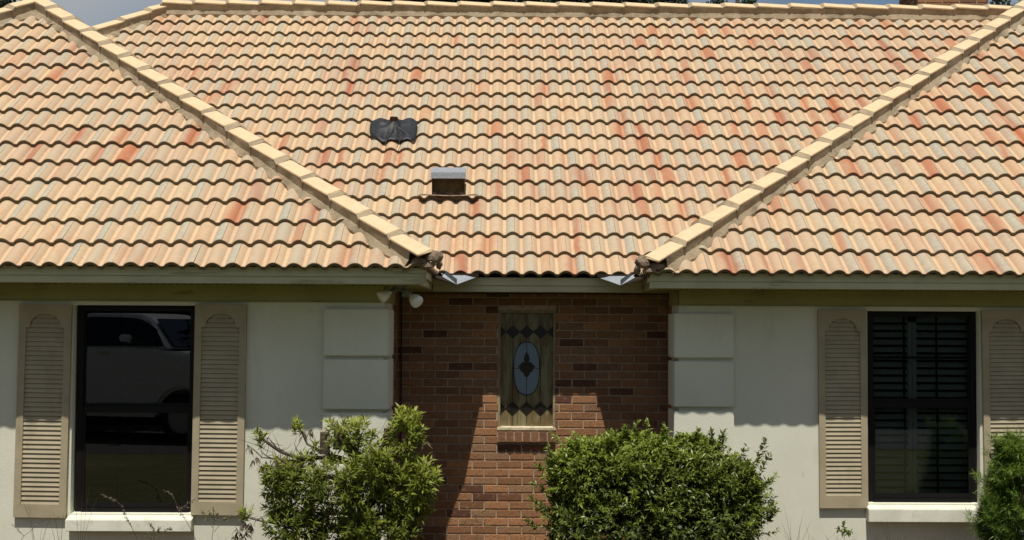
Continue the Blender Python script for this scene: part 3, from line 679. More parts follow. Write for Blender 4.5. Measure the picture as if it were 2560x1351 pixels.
# ------------------------------------------------------------------ louvred shutters
def shutter(tl, tr, br, bl, yw, label, lou_l, lou_r):
    """corner pixels of the front face"""
    yf = yw-.036
    TL, TR, BR, BL = (at(*p, yf) for p in (tl, tr, br, bl))
    cx_t, cx_b = (TL+TR)/2, (BL+BR)/2; up = (cx_t-cx_b); Hh = up.length; Wd = ((TR-TL).length+(BR-BL).length)/2
    ang = math.atan2(up.x, up.z); rot = Matrix.Rotation(ang, 3, 'Y'); O = cx_b
    def P(x, z, d): return O+rot@Vector((x, 0, z))+Vector((0, d, 0))
    st = .085*Wd/.42; 
    hx = Wd/2; ix = Wd*.365; zb0 = Hh*.058; zs = Hh*.89; za = Hh*.955; ar = ix*.80
    mb = MB()
    def bx(x0, x1, z0, z1, d0, d1):
        mb.add([P(x0, z0, d0), P(x1, z0, d0), P(x1, z0, d1), P(x0, z0, d1), P(x0, z1, d0), P(x1, z1, d0), P(x1, z1, d1), P(x0, z1, d1)], [(0,3,2,1),(4,5,6,7),(0,1,5,4),(1,2,6,5),(2,3,7,6),(3,0,4,7)])
    D = .034
    mb.prism([P(-hx, 0, 0), P(-ix, 0, 0), P(-ix, zs, 0), P(-hx, zs, 0)], (0, D, 0)); mb.prism([P(ix, 0, 0), P(hx, 0, 0), P(hx, zs, 0), P(ix, zs, 0)], (0, D, 0))
    mb.prism([P(-ix, 0, 0), P(ix, 0, 0), P(ix, zb0, 0), P(-ix, zb0, 0)], (0, D, 0))
    # arched head: ring of quads from the arch out to the top rail
    N = 20; arch = []
    for k in range(N+1):
        t = math.pi*k/N; arch.append((-ar*math.cos(t), zs+(za-zs)*math.sin(t)**.8))
    outer = []
    for k in range(N+1):
        f = k/N; outer.append((-hx+2*hx*f, Hh))
    inner = [(-ix, zs)]+arch+[(ix, zs)]; outr = [(-hx, zs)]+outer+[(hx, zs)]
    for k in range(len(inner)-1):
        q = [inner[k], outr[k], outr[k+1], inner[k+1]]
        if len(set(q)) < 3: continue
        mb.prism([P(p[0], p[1], 0) for p in q], (0, D, 0))
    fr_ = mb.build('shutter', M_shut, house); fr_['label'] = label
    lb = MB(); n = 41; pitch = (za-zb0)/n
    for i in range(n):
        z = zb0+(i+.5)*pitch
        hw = ix if z < zs else ar*math.sqrt(max(0.02, 1-((z-zs)/(za-zs))**2))
        r2 = rot@Matrix.Rotation(R(-18), 3, 'X'); c_ = P(0, z, .017)
        vv = []
        for x_, y_, z_ in ((-hw, -.003, -pitch*.47), (hw, -.003, -pitch*.47), (hw, .003, -pitch*.47), (-hw, .003, -pitch*.47), (-hw, -.003, pitch*.47), (hw, -.003, pitch*.47), (hw, .003, pitch*.47), (-hw, .003, pitch*.47)):
            vv.append(c_+r2@Vector((x_, y_, z_)))
        lb.add(vv, [(0,3,2,1),(4,5,6,7),(0,1,5,4),(1,2,6,5),(2,3,7,6),(3,0,4,7)])
    lb.prism([P(-ix, zb0, .031), P(ix, zb0, .031), P(ix, zs, .031), P(ar, zs, .031), P(0, za, .031), P(-ar, zs, .031), P(-ix, zs, .031)], (0, .002, 0))
    lb.build('louvre_panel', M_shut, fr_)
shutter((48, 761), (180, 761), (163, 1294), (33, 1294), YWL, 'leftmost tan louvred shutter beside the left window', 0, 0)
shutter((487.5, 761), (617, 761), (606, 1288), (477, 1288), YWL, 'tan louvred shutter between the left window and the corner blocks', 0, 0)
shutter((2045.5, 773), (2166, 775), (2171, 1271), (2050, 1270), YWR, 'tan louvred shutter left of the right window', 0, 0)
shutter((2455, 775), (2577, 777), (2588, 1273), (2463, 1272), YWR, 'tan louvred shutter at the right edge behind the feathery bush', 0, 0)

# ------------------------------------------------------------------ chimney
V, F, TA = [], [], []
cx0, cx1, cy0, cy1 = at(2292, 5, 7.55).x, at(2470, 5, 7.55).x, 7.55, 8.35
bricks((V, F, TA), 0, cx1-cx0, 2.9, 4.55, 0, None, 15)
VV = [(cx0+v[0], cy0+v[1], v[2]) for v in V]; FF = list(F); TT = list(TA); b = len(VV)
V2, F2, T2 = [], [], []; bricks((V2, F2, T2), 0, cy1-cy0, 2.9, 4.55, 0, None, 16)
VV += [(cx0-.004+v[1], cy0+v[0], v[2]) for v in V2]; FF += [tuple(i+b for i in f[::-1]) for f in F2]; TT += T2
b = len(VV); VV += [(cx1+.004-v[1], cy0+v[0], v[2]) for v in V2]; FF += [tuple(i+b for i in f) for f in F2]; TT += T2
ch = brick_obj('chimney', VV, FF, TT, deck)
mb = MB(); mb.box((cx0+.006, cy0+.008, 2.6), (cx1-.006, cy1, 4.56)); mb.box((cx0-.04, cy0-.04, 4.56), (cx1+.04, cy1+.04, 4.66)); mb.build('chimney_core', M_joint, deck)

# ------------------------------------------------------------------ things on the main slope
NS = Vector((0, -ST, CT)); UPS = Vector((0, CT, ST)); P0 = Vector((XC, PC, PZ))
def S(px, py): return on_plane(px, py, P0, NS)
# galvanised hood vent
vc = S(1121, 478); vw = (S(1163, 470)-S(1079, 470)).length/2
vent = empty('roof_vent', vc, 'galvanised metal hood vent with a dark open front on the middle tile slope', 'roof vent')
def VP(x, up, n): return vc+Vector((x, 0, 0))+UPS*up+Vector((0, 0, 1))*n
mb = MB()
top = zt = .205
def vbox(x0, x1, y0, y1, z0, z1, m=mb): m.box((vc.x+x0, vc.y+y0, vc.z+z0), (vc.x+x1, vc.y+y1, vc.z+z1))
mb.prism([Vector((vc.x-vw, vc.y-.11, vc.z+.115)), Vector((vc.x-vw, vc.y-.11, vc.z+.165)), Vector((vc.x-vw, vc.y+.13, vc.z+.238)), Vector((vc.x-vw, vc.y+.13, vc.z+.115))], (vw*2, 0, 0))
mb.build('hood', M_galv, vent, bevel=.003)
for sx in (-1, 1):
    mb = MB()
    x = vc.x+sx*(vw-.012); mb.prism([(x, vc.y-.085, vc.z+.114), (x, vc.y+.13, vc.z+.114), (x, vc.y+.13, vc.z+.03), (x, vc.y-.055, vc.z-.055)], (.006*sx, 0, 0))
    mb.build('side_cheek', M_rust, vent)
mb = MB(); mb.box((vc.x-vw+.014, vc.y+.02, vc.z-.03), (vc.x+vw-.014, vc.y+.026, vc.z+.114)); mb.build('back_panel', noisy('brown_panel', (.20, .14, .06), (.10, .06, .03), 20), vent)
mb = MB(); mb.box((vc.x-vw-.003, vc.y-.116, vc.z+.108), (vc.x+vw+.003, vc.y-.106, vc.z+.122)); mb.build('drip_edge', M_galv, vent)
# the base sheet and its sprung front edge
mb = MB(); l0, l1 = S(1046, 491), S(1196, 492)
N = 24; top_, bot_ = [], []
for k in range(N+1):
    f = k/N; x = l0.x+(l1.x-l0.x)*f; c_ = Vector((x, (l0.y+l1.y)/2, (l0.z+l1.z)/2))
    wv = .004*math.sin(x/.15*2*math.pi)
    top_.append(c_+NS*(.020+.003*math.sin(f*9))+UPS*-.012); bot_.append(c_+NS*(-.004+wv)+UPS*.05)
b = len(mb.v); mb.v += [tuple(p) for p in top_+bot_+[p-NS*.006 for p in top_]]; n_ = N+1
for k in range(N):
    mb.f.append((b+k, b+k+1, b+n_+k+1, b+n_+k)); mb.m.append(0); mb.f.append((b+k+1, b+k, b+2*n_+k, b+2*n_+k+1)); mb.m.append(0)
mb.build('base_sheet', M_deck_shade, vent)  # coloured deck dark to paint in the shade of the lifted tile edges
mb = MB()
for k in range(N): mb.tube([top_[k]-UPS*.002, top_[k+1]-UPS*.002], .0035, 5)
mb.build('front_lip', noisy('lip_paint', (.55, .44, .33), (.25, .17, .12), 30), vent)
mb = MB(); cc_ = vc-Vector((0, .03, .03)); pts = [vc+Vector((-vw*.55+k*vw*.12, -.02-.02*math.sin(k*1.3), -.045+.03*math.sin(k*.55+.6)+(.028 if k == 5 else 0))) for k in range(10)]
for k in range(9): mb.tube([pts[k], pts[k+1]], [.010, .012], 5)
mb.build('torn_flap', noisy('torn_lead', (.20, .15, .12), (.1, .08, .07), 30), vent)

# black membrane draped round a rusty pipe
pc = S(984, 318)
patch = empty('membrane_patch', pc, 'torn black membrane draped around a rusty pipe stub high on the tiles', 'roof patch')
outl = [(925, 312), (928, 301), (945, 298), (960, 298), (975, 299), (1000, 299), (1015, 298), (1035, 298), (1044, 302), (1043, 318), (1041, 333), (1037, 346), (1030, 351), (1020, 349), (1008, 351), (997, 349), (986, 351), (974, 350), (962, 353), (952, 352), (943, 347), (934, 341), (927, 335), (924, 325)]
OP = [S(*p) for p in outl]
def wave_n(p):                             # height of the tile surface above the slope plane at a point
    d = p-P0; s_ = d.dot(UPS); r_ = math.floor(s_/EXP); fr_c = s_/EXP-r_; ph = (.6+2*(d.x/TW-.5*(r_ % 2)))
    return -HAMP+prof(ph)
mb = MB(); rings = 9; K = 96
def outp(f):
    q = f*len(OP); i = int(q) % len(OP); t_ = q-int(q); return OP[i]*(1-t_)+OP[(i+1) % len(OP)]*t_
cen = pc+UPS*.02
for r_ in range(rings+1):
    for k in range(K):
        p = cen+(outp(k/K)-cen)*(r_/rings); fr_ = r_/rings
        th = 2*math.pi*k/K
        fold = .006*math.sin(th*5+1.5*math.sin(th*2))*math.sin(math.pi*min(1, fr_*1.15)) 
        h_ = wave_n(p)*.5+.012+fold+(1-fr_)**2*.045+.008*noise.noise(p*14)
        h_ = max(h_, wave_n(p)+.008)
        mb.v.append(tuple(p+NS*h_))
for r_ in range(rings):
    for k in range(K):
        a_ = r_*K+k; b_ = r_*K+(k+1) % K; mb.f.append((a_, b_, b_+K, a_+K)); mb.m.append(0)
b = len(mb.v)
for k in range(K):
    p = Vector(mb.v[rings*K+k]); mb.v.append(tuple(p-NS*.012))
for k in range(K): mb.f.append((rings*K+k, rings*K+(k+1) % K, b+(k+1) % K, b+k)); mb.m.append(0)
mb.build('membrane', M_black, patch, smooth=True)
mb = MB(); q = S(985, 308); mb.tube([q+NS*-.02, q+NS*.02+Vector((0, 0, .03)), q+NS*.02+Vector((0, 0, .045))], [.038, .036, .040], 14)
mb.box(tuple(q+Vector((-.045, -.01, .02))), tuple(q+Vector((.045, .03, .034)))); mb.box(tuple(q+Vector((-.042, -.03, -.012))), tuple(q+Vector((-.034, .0, .05)))); mb.box(tuple(q+Vector((.034, -.03, -.012))), tuple(q+Vector((.042, .0, .05))))
mb.build('pipe_stub', M_rust, patch)
mb = MB()
for pl in ([(984, 312), (987, 325), (978, 340), (968, 352), (963, 364), (965, 368)], [(986, 312), (990, 328), (997, 342), (1000, 352), (997, 362), (993, 372)], [(996, 308), (1001, 316), (994, 324), (987, 328)]):
    mb.tube([S(*p)+NS*(.03 if i < 3 else .014) for i, p in enumerate(pl)], .0035, 5)
mb.build('loose_cord', mat('cord', (.035, .03, .027), .7), patch)

# ------------------------------------------------------------------ twin flood lamp under the soffit
M_bulb = bpy.data.materials.new('frosted_glass'); M_bulb.use_nodes = True
bb = M_bulb.node_tree.nodes['Principled BSDF']; bb.inputs['Base Color'].default_value = (.85, .88, .84, 1); bb.inputs['Roughness'].default_value = .18; bb.inputs['Specular IOR Level'].default_value = .6; bb.inputs['Transmission Weight'].default_value = .0
yl = .62
fl = empty('floodlight', at(1000, 722, yl), 'unlit twin flood lamp with two frosted bulbs under the eave by the recess', 'floodlight')
M_hold = noisy('lamp_grey', (.22, .22, .19), (.14, .14, .12), 25, .6)
mb = MB(); p = at(1000, 720, yl); mb.tube([(p.x, yl, FB-.018), (p.x, yl, FB+.003)], .055, 18); mb.build('mounting_plate', M_hold, fl)
def bulb(neck, face, r):
    n_, f_ = Vector(neck), Vector(face); d = (f_-n_); Ls = d.length
    prof_ = [(0, .30), (.12, .31), (.2, .36), (.35, .62), (.55, .86), (.75, .98), (.86, 1.0), (.93, .96), (.975, .75), (1.0, .4), (1.005, .02)]
    mb = MB(); mb.tube([n_+d*t for t, _ in prof_], [r*q for _, q in prof_], 20); return mb.build('bulb', M_bulb, fl, smooth=True)
nk1, fc1 = at(972, 730, yl-.03), at(956, 742, yl-.08); 
bulb(at(979, 729, yl-.03), at(947, 746, yl-.10), .052)
bulb(at(1024, 736, yl-.03), at(1046, 758, yl-.10), .052)
mb = MB(); mb.tube([at(995, 724, yl), at(986, 726, yl-.01), at(976, 731, yl-.035)], [.018, .02, .022], 10); mb.build('lamp_holder', M_hold, fl)
mb = MB(); mb.tube([at(1002, 722, yl), at(1012, 727, yl-.01)], .018, 10)
mb.box(tuple(at(1005, 744, yl-.05)), tuple(at(1030, 726, yl+.01)), rot=Matrix.Rotation(R(12), 3, 'Y')); mb.build('lamp_holder', M_hold, fl, bevel=.004)

# thin cable down the left inner corner
mb = MB(); xx = XWL+.03; mb.tube([(xx, YB-.02, FB-.02), (xx+.004, YB-.02, -1.0), (xx-.002, YB-.02, GZ)], .007, 6); tagc = mb.build('cable', mat('cable_black', (.02, .018, .016), .5), house)

# ------------------------------------------------------------------ ground
def sheet(name, x0, x1, y0, y1, z, m):
    mb = MB(); mb.add([(x0, y0, z), (x1, y0, z), (x1, y1, z), (x0, y1, z)], [(0, 1, 2, 3)]); o = mb.build(name, m); tag(o, kind='structure'); return o
sheet('lawn', -600, 600, -600, 900, GZ, M_lawn)
sheet('flower_bed', -9, 9.5, -1.4, 2.4, GZ+.004, M_soil)
sheet('driveway', -40, 40, -15.5, -9.6, GZ+.004, M_asph)

# ------------------------------------------------------------------ foliage helpers
def leaf_mesh(name, P, D, Nn, Ls, Ws, cv, mat_, parent, curl=.15):
    """P base points, D directions, Nn normals, all (n,3) arrays; each leaf = 4 quads folded along the midrib -> 2 quads + tip"""
    n = len(P); D = D/np.linalg.norm(D, axis=1)[:, None]
    Sd = np.cross(D, Nn); Sd /= (np.linalg.norm(Sd, axis=1)[:, None]+1e-9); Nn = np.cross(Sd, D)
    Ls = Ls[:, None]; Ws = Ws[:, None]
    v = np.stack([P, P+D*Ls*.42+Sd*Ws*.5+Nn*Ws*.18, P+D*Ls*.45-Nn*Ws*.05, P+D*Ls*.42-Sd*Ws*.5+Nn*Ws*.18, P+D*Ls-Nn*Ls*curl], axis=1).reshape(-1, 3)
    idx = np.arange(n)[:, None]*5
    f = np.concatenate([idx+np.array([[0, 1, 2]]), idx+np.array([[0, 2, 3]]), idx+np.array([[1, 4, 2]]), idx+np.array([[2, 4, 3]])], axis=1).reshape(-1, 3)
    me = bpy.data.meshes.new(name); me.vertices.add(len(v)); me.vertices.foreach_set('co', v.astype(np.float32).ravel())
    me.loops.add(len(f)*3); me.loops.foreach_set('vertex_index', f.astype(np.int32).ravel())
    me.polygons.add(len(f)); me.polygons.foreach_set('loop_start', np.arange(0, len(f)*3, 3, dtype=np.int32)); me.polygons.foreach_set('loop_total', np.full(len(f), 3, dtype=np.int32))
    a_ = me.attributes.new('lc', 'FLOAT', 'POINT'); a_.data.foreach_set('value', np.repeat(cv, 5).astype(np.float32))
    me.update(); me.validate(); me.polygons.foreach_set('use_smooth', [True]*len(me.polygons))
    return link(name, me, mat_, parent)
def unit(n): 
    v = RNG.normal(size=(n, 3)); return v/np.linalg.norm(v, axis=1)[:, None]
def sprigs(tips, dirs, per, Lr, Wr, spread, length, bright):
    """leaves set around short shoots ending at tips"""
    P, D, N, Ls, Ws, C = [], [], [], [], [], []
    for (t_, d_, br) in zip(tips, dirs, bright):
        k = per
        s_ = RNG.uniform(0, 1, k); base = t_[None]-d_[None]*(s_*length)[:, None]
        rv = unit(k); rv -= d_[None]*(rv@d_)[:, None]; rv /= np.linalg.norm(rv, axis=1)[:, None]+1e-9
        dd = d_[None]*(.35+.65*(1-s_))[:, None]+rv*spread
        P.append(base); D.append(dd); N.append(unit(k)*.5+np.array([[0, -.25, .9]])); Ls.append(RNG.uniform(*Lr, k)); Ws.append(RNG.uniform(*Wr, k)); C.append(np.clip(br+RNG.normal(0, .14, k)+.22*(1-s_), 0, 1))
    return [np.concatenate(a_) for a_ in (P, D, N, Ls, Ws, C)]

# ------------------------------------------------------------------ shrub beside the corner blocks (hard pruned, open, lance leaves)
yb1 = -.1
sh1 = empty('shrub', (at(885, 1351, yb1).x, yb1, GZ), 'open pruned shrub with lance leaves, cut stumps and bare twigs before the left corner blocks', 'shrub')
stems = MB(); cuts = MB(); root = Vector((at(885, 1351, yb1).x, yb1, GZ))
def limb(p0, pxs, r0, r1, dy=0.0):
    pts = [p0]+[at(px, py, yb1+dy*(i+1)/len(pxs)) for i, (px, py) in enumerate(pxs)]
    # jitter + subdivide
    out = []
    for i in range(len(pts)-1):
        for q in range(3):
            t_ = q/3; p = pts[i]*(1-t_)+pts[i+1]*t_; out.append(p+Vector((noise.noise(p*7), noise.noise(p*7+Vector((3, 3, 3))), noise.noise(p*6+Vector((5, 1, 1)))))*.016*(1 if i+q else 0))
    out.append(pts[-1]); n_ = len(out); stems.tube(out, [r0+(r1-r0)*k/(n_-1) for k in range(n_)], 7); return out[-1]
limb(root, [(880, 1300), (892, 1200), (880, 1130), (850, 1085)], .05, .042)
limb(root+Vector((.02, .02, 0)), [(900, 1290), (935, 1240), (945, 1160), (965, 1110), (968, 1085)], .038, .032, -.05)
limb(at(880, 1160, yb1), [(820, 1140), (760, 1150), (700, 1130), (660, 1100), (650, 1085)], .018, .006, -.1)
limb(at(760, 1152, yb1-.05), [(700, 1150), (655, 1145), (622, 1115)], .007, .002, -.05)
limb(at(730, 1142, yb1-.05), [(690, 1120), (670, 1095), (645, 1125)], .006, .002, -.05)
limb(at(868, 1150, yb1), [(815, 1130), (770, 1110), (742, 1060)], .012, .005, .05)
limb(at(880, 1230, yb1), [(835, 1195), (770, 1170), (720, 1160), (690, 1140)], .016, .004, -.18)
limb(at(900, 1180, yb1), [(950, 1165), (1000, 1130), (1035, 1095), (1050, 1070)], .014, .004, -.08)
limb(at(985, 1150, yb1), [(1010, 1100), (1045, 1080)], .007, .003, -.1)
limb(at(890, 1330, yb1), [(800, 1315), (720, 1318), (660, 1305), (612, 1290)], .012, .004, -.15)
limb(at(905, 1290, yb1), [(980, 1280), (1040, 1240), (1080, 1200)], .014, .004, -.1)
limb(at(895, 1240, yb1), [(850, 1260), (760, 1250), (690, 1220), (660, 1180)], .013, .004, .1)
limb(at(892, 1130, yb1), [(900, 1090), (880, 1050)], .010, .004); limb(at(885, 1100, yb1), [(862, 1075), (905, 1050)], .007, .003)
limb(at(930, 1160, yb1), [(925, 1100), (940, 1070)], .009, .004)
for c_, d_ in (((812, 1080), .05), ((845, 1068), .045), ((968, 1070), .036)):
    p = at(*c_, yb1); stems.tube([p-Vector((.0, 0, .16)), p-Vector((0, 0, .05)), p], [d_*.8, d_*.72, d_*.70], 9)
for (px, py), d_ in (((812, 1080), .05), ((845, 1068), .045), ((968, 1070), .036)):
    p = at(px, py, yb1); cuts = MB(); cuts.tube([p, p+Vector((0, -.004, .006))], [d_*.68, d_*.6], 9); cuts.build('cut_end', M_cut, sh1)
rnd = random.Random(5)
for (px, py) in ((650, 1115), (670, 1105), (700, 1125), (665, 1140), (690, 1150), (720, 1135), (740, 1120), (790, 1110), (700, 1160), (1010, 1120), (1030, 1100), (1045, 1120), (990, 1090), (940, 1090), (870, 1070), (620, 1290), (640, 1300)):
    for _ in range(5):
        a0 = at(px, py, yb1-.06+rnd.uniform(-.05, .05)); an = rnd.uniform(0, 6.28); L_ = rnd.uniform(.06, .15); m_ = a0+Vector((math.cos(an)*L_*.5+rnd.uniform(-.02, .02), rnd.uniform(-.04, .04), math.sin(an)*L_*.5)); stems.tube([a0, m_, a0+Vector((math.cos(an)*L_, rnd.uniform(-.06, .06), math.sin(an)*L_+.02))], [.0028, .002, .001], 4)
stems.build('branches', M_bark, sh1)
tips, dirs, br = [], [], []
def blob(px, py, rx, ry, n_, b_, yoff=0, dz=.16, dirb=(0, -.2, .7)):
    c_ = at(px, py, yb1+yoff); sx_ = rx/FPX*10.5; sz_ = ry/FPX*10.5
    for _ in range(n_):
        u_ = unit(1)[0]; r_ = RNG.uniform(.45, 1)**.6
        p = np.array(c_)+u_*r_*np.array([sx_, dz, sz_]); tips.append(p)
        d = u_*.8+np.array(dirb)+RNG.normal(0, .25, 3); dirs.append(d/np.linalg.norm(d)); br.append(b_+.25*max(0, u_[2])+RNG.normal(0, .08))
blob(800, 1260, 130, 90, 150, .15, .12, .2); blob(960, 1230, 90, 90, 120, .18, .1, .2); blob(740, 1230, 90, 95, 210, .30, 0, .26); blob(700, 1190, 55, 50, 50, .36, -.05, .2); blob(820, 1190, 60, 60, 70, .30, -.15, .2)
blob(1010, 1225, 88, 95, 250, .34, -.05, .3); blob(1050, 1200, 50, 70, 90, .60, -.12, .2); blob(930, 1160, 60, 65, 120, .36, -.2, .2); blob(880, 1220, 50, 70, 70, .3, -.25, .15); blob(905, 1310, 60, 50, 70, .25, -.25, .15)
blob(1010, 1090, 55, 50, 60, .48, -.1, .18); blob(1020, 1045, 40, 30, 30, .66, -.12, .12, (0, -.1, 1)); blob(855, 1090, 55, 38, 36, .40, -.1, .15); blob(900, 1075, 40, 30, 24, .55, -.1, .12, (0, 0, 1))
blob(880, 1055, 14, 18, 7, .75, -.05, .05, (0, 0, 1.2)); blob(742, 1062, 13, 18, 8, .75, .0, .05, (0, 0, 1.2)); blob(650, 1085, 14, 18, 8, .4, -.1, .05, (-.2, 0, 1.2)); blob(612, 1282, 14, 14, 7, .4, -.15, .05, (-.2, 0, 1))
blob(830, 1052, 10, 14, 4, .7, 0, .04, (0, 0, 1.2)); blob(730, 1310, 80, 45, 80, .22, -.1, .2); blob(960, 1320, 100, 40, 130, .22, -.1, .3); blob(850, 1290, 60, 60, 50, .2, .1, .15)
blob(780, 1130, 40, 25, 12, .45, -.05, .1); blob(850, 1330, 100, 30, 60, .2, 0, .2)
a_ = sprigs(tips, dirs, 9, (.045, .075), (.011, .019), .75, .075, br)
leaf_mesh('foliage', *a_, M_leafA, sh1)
# dead hanging leaves
tips, dirs, br = [], [], []
for px, py in ((606, 1310), (615, 1325), (622, 1318), (598, 1335), (612, 1340), (690, 1160), (640, 1150), (660, 1170), (625, 1120), (818, 1095), (760, 1085), (780, 1080), (930, 1120), (955, 1130), (1000, 1120), (1060, 1110)):
    for _ in range(3):
        tips.append(np.array(at(px+RNG.uniform(-8, 8), py+RNG.uniform(-6, 6), yb1-.14))); d = np.array([RNG.normal(0, .3), RNG.normal(0, .3), -1]); dirs.append(d/np.linalg.norm(d)); br.append(.4)
leaf_mesh('dead_leaves', *sprigs(tips, dirs, 3, (.05, .08), (.012, .02), .5, .03, br), M_dry, sh1)

# ------------------------------------------------------------------ dense small leaved bush in front of the brick
def dense_bush(cx, y0, half_px, top, label, mat_, n_, per, Lr, Wr, seedv, lobes, edge_sprigs, spread=.8, slen=.05):
    root_ = Vector((at(cx, 1351, y0).x, y0, GZ)); o = empty('bush', root_, label, 'bush')
    st_ = MB(); rnd = random.Random(seedv)
    for k in range(16):
        a2 = rnd.uniform(0, 2*math.pi); rx = rnd.uniform(.2, .75); tp = at(cx+math.cos(a2)*half_px*rx, top+60+abs(math.cos(a2))*40+rnd.uniform(0, 80), y0+math.sin(a2)*.35)
        mid = root_*.4+tp*.6+Vector((rnd.uniform(-.1, .1), rnd.uniform(-.1, .1), -.1)); st_.tube([root_+Vector((rnd.uniform(-.06, .06), rnd.uniform(-.06, .06), 0)), mid, tp], [.016, .010, .004], 6)
    st_.build('branches', M_bark, o)
    T_, D_, B_ = [], [], []
    for (px, py, rx, ry, dep, m_, b_) in lobes:
        c_ = np.array(at(px, py, y0+dep)); s_ = np.array([rx, max(rx, ry)*.7, ry])/FPX*(10.6+y0)
        k = int(n_*m_); u_ = unit(k); r_ = RNG.uniform(.55, 1.04, k)**.5
        wob_ = np.array([noise.noise(Vector((c_+uu*s_)*4.5)) for uu in u_])
        P_ = c_+u_*(r_*(1+.22*wob_))[:, None]*s_
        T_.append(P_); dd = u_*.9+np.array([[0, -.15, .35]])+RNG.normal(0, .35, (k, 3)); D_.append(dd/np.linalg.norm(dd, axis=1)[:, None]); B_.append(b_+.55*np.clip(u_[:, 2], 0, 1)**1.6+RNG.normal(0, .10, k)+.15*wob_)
    for (px, py, ln_, tilt, b_) in edge_sprigs:
        for q in range(7):
            p = np.array(at(px+tilt*ln_*q/7, py-ln_*q/7, y0-.1)); T_.append(p[None]); d = np.array([tilt*.8+RNG.normal(0, .2), -.1, 1]); D_.append((d/np.linalg.norm(d))[None]); B_.append(np.array([b_]))
    for (px, py, rx, ry, dep, m_, b_) in lobes:
        c_ = np.array(at(px, py, y0+dep)); s_ = np.array([rx, max(rx, ry)*.7, ry])/FPX*(10.6+y0)
        for _ in range(int(10+70*m_)):
            u2 = unit(1)[0]; u2[1] = -abs(u2[1])*.6; u2 /= np.linalg.norm(u2); p = c_+u2*s_*.97; d = u2*.8+np.array([RNG.normal(0, .25), 0, .55]); d /= np.linalg.norm(d); ln_ = RNG.uniform(.04, .18)*(.45 if u2[2] > .5 else 1)
            k = int(3+ln_*26); q = np.linspace(0, 1, k)[:, None]; T_.append(p+d*ln_*q+RNG.normal(0, .004, (k, 3))); D_.append(np.repeat(d[None], k, 0)); B_.append(np.full(k, b_+.25))
    T_, D_, B_ = np.concatenate(T_), np.concatenate(D_), np.concatenate(B_)
    leaf_mesh('foliage', *sprigs(T_, D_, per, Lr, Wr, spread, slen, B_), mat_, o)
    return o
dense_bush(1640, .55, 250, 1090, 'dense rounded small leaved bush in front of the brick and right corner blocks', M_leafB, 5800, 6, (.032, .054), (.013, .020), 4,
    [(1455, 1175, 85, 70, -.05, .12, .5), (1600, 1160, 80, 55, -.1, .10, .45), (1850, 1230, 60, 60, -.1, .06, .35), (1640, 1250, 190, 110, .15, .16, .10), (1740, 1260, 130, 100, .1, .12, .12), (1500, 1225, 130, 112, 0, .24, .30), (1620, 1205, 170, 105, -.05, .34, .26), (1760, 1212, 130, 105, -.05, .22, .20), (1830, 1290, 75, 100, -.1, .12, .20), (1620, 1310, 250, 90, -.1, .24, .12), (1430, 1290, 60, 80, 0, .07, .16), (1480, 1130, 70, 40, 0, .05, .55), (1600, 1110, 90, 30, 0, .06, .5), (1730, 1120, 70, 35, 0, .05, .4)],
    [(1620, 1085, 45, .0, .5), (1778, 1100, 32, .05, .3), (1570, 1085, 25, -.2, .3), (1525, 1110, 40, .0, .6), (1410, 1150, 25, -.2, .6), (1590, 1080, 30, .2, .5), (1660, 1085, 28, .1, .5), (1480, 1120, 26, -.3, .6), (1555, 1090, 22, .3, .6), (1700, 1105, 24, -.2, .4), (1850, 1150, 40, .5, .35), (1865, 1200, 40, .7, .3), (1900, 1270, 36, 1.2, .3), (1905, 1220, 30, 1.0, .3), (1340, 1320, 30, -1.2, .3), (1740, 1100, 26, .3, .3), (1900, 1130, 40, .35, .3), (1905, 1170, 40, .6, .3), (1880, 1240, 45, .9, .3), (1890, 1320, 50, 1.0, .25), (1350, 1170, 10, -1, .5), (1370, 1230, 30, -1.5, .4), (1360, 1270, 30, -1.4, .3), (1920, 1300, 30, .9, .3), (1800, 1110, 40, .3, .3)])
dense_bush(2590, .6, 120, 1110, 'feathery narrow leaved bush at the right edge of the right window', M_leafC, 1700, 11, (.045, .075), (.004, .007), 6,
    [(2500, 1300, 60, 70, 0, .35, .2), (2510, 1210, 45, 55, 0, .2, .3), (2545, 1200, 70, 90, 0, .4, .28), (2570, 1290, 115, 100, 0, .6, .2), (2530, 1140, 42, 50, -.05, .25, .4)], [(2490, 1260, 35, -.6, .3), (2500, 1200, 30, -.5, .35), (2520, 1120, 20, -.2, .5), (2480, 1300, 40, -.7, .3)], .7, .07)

# ------------------------------------------------------------------ weeds and grass at the wall foot
def blade(mb, p0, p1, bend, wd):
    p0, p1 = Vector(p0), Vector(p1); m1_ = p0*.6+p1*.4+Vector((0, 0, bend)); N_ = 6; pts = []
    for k in range(N_+1):
        t_ = k/N_; pts.append(p0*(1-t_)**2+m1_*2*t_*(1-t_)+p1*t_*t_)
    b = len(mb.v); s_ = Vector((1, 0, 0)) if abs((p1-p0).normalized().x) < .8 else Vector((0, 0, 1))
    for k, p in enumerate(pts):
        w_ = wd*(1-.85*k/N_); mb.v += [tuple(p-s_*w_/2), tuple(p+s_*w_/2+Vector((0, -w_*.3, 0)))]
    for k in range(N_): mb.f.append((b+2*k, b+2*k+1, b+2*k+3, b+2*k+2)); mb.m.append(0)
rnd = random.Random(21); mb = MB()
for k in range(5200):
    x = rnd.uniform(-4.6, 5.2); y = rnd.uniform(-1.3, .45) if x < -.9 else (rnd.uniform(-1.3, .9) if x < 1.4 else rnd.uniform(-1.3, 1.1))
    h_ = rnd.uniform(.06, .22)*(1.3 if rnd.random() < .1 else 1); blade(mb, (x, y, GZ), (x+rnd.uniform(-.1, .1), y+rnd.uniform(-.08, .08), GZ+h_), h_*.4, rnd.uniform(.003, .006))
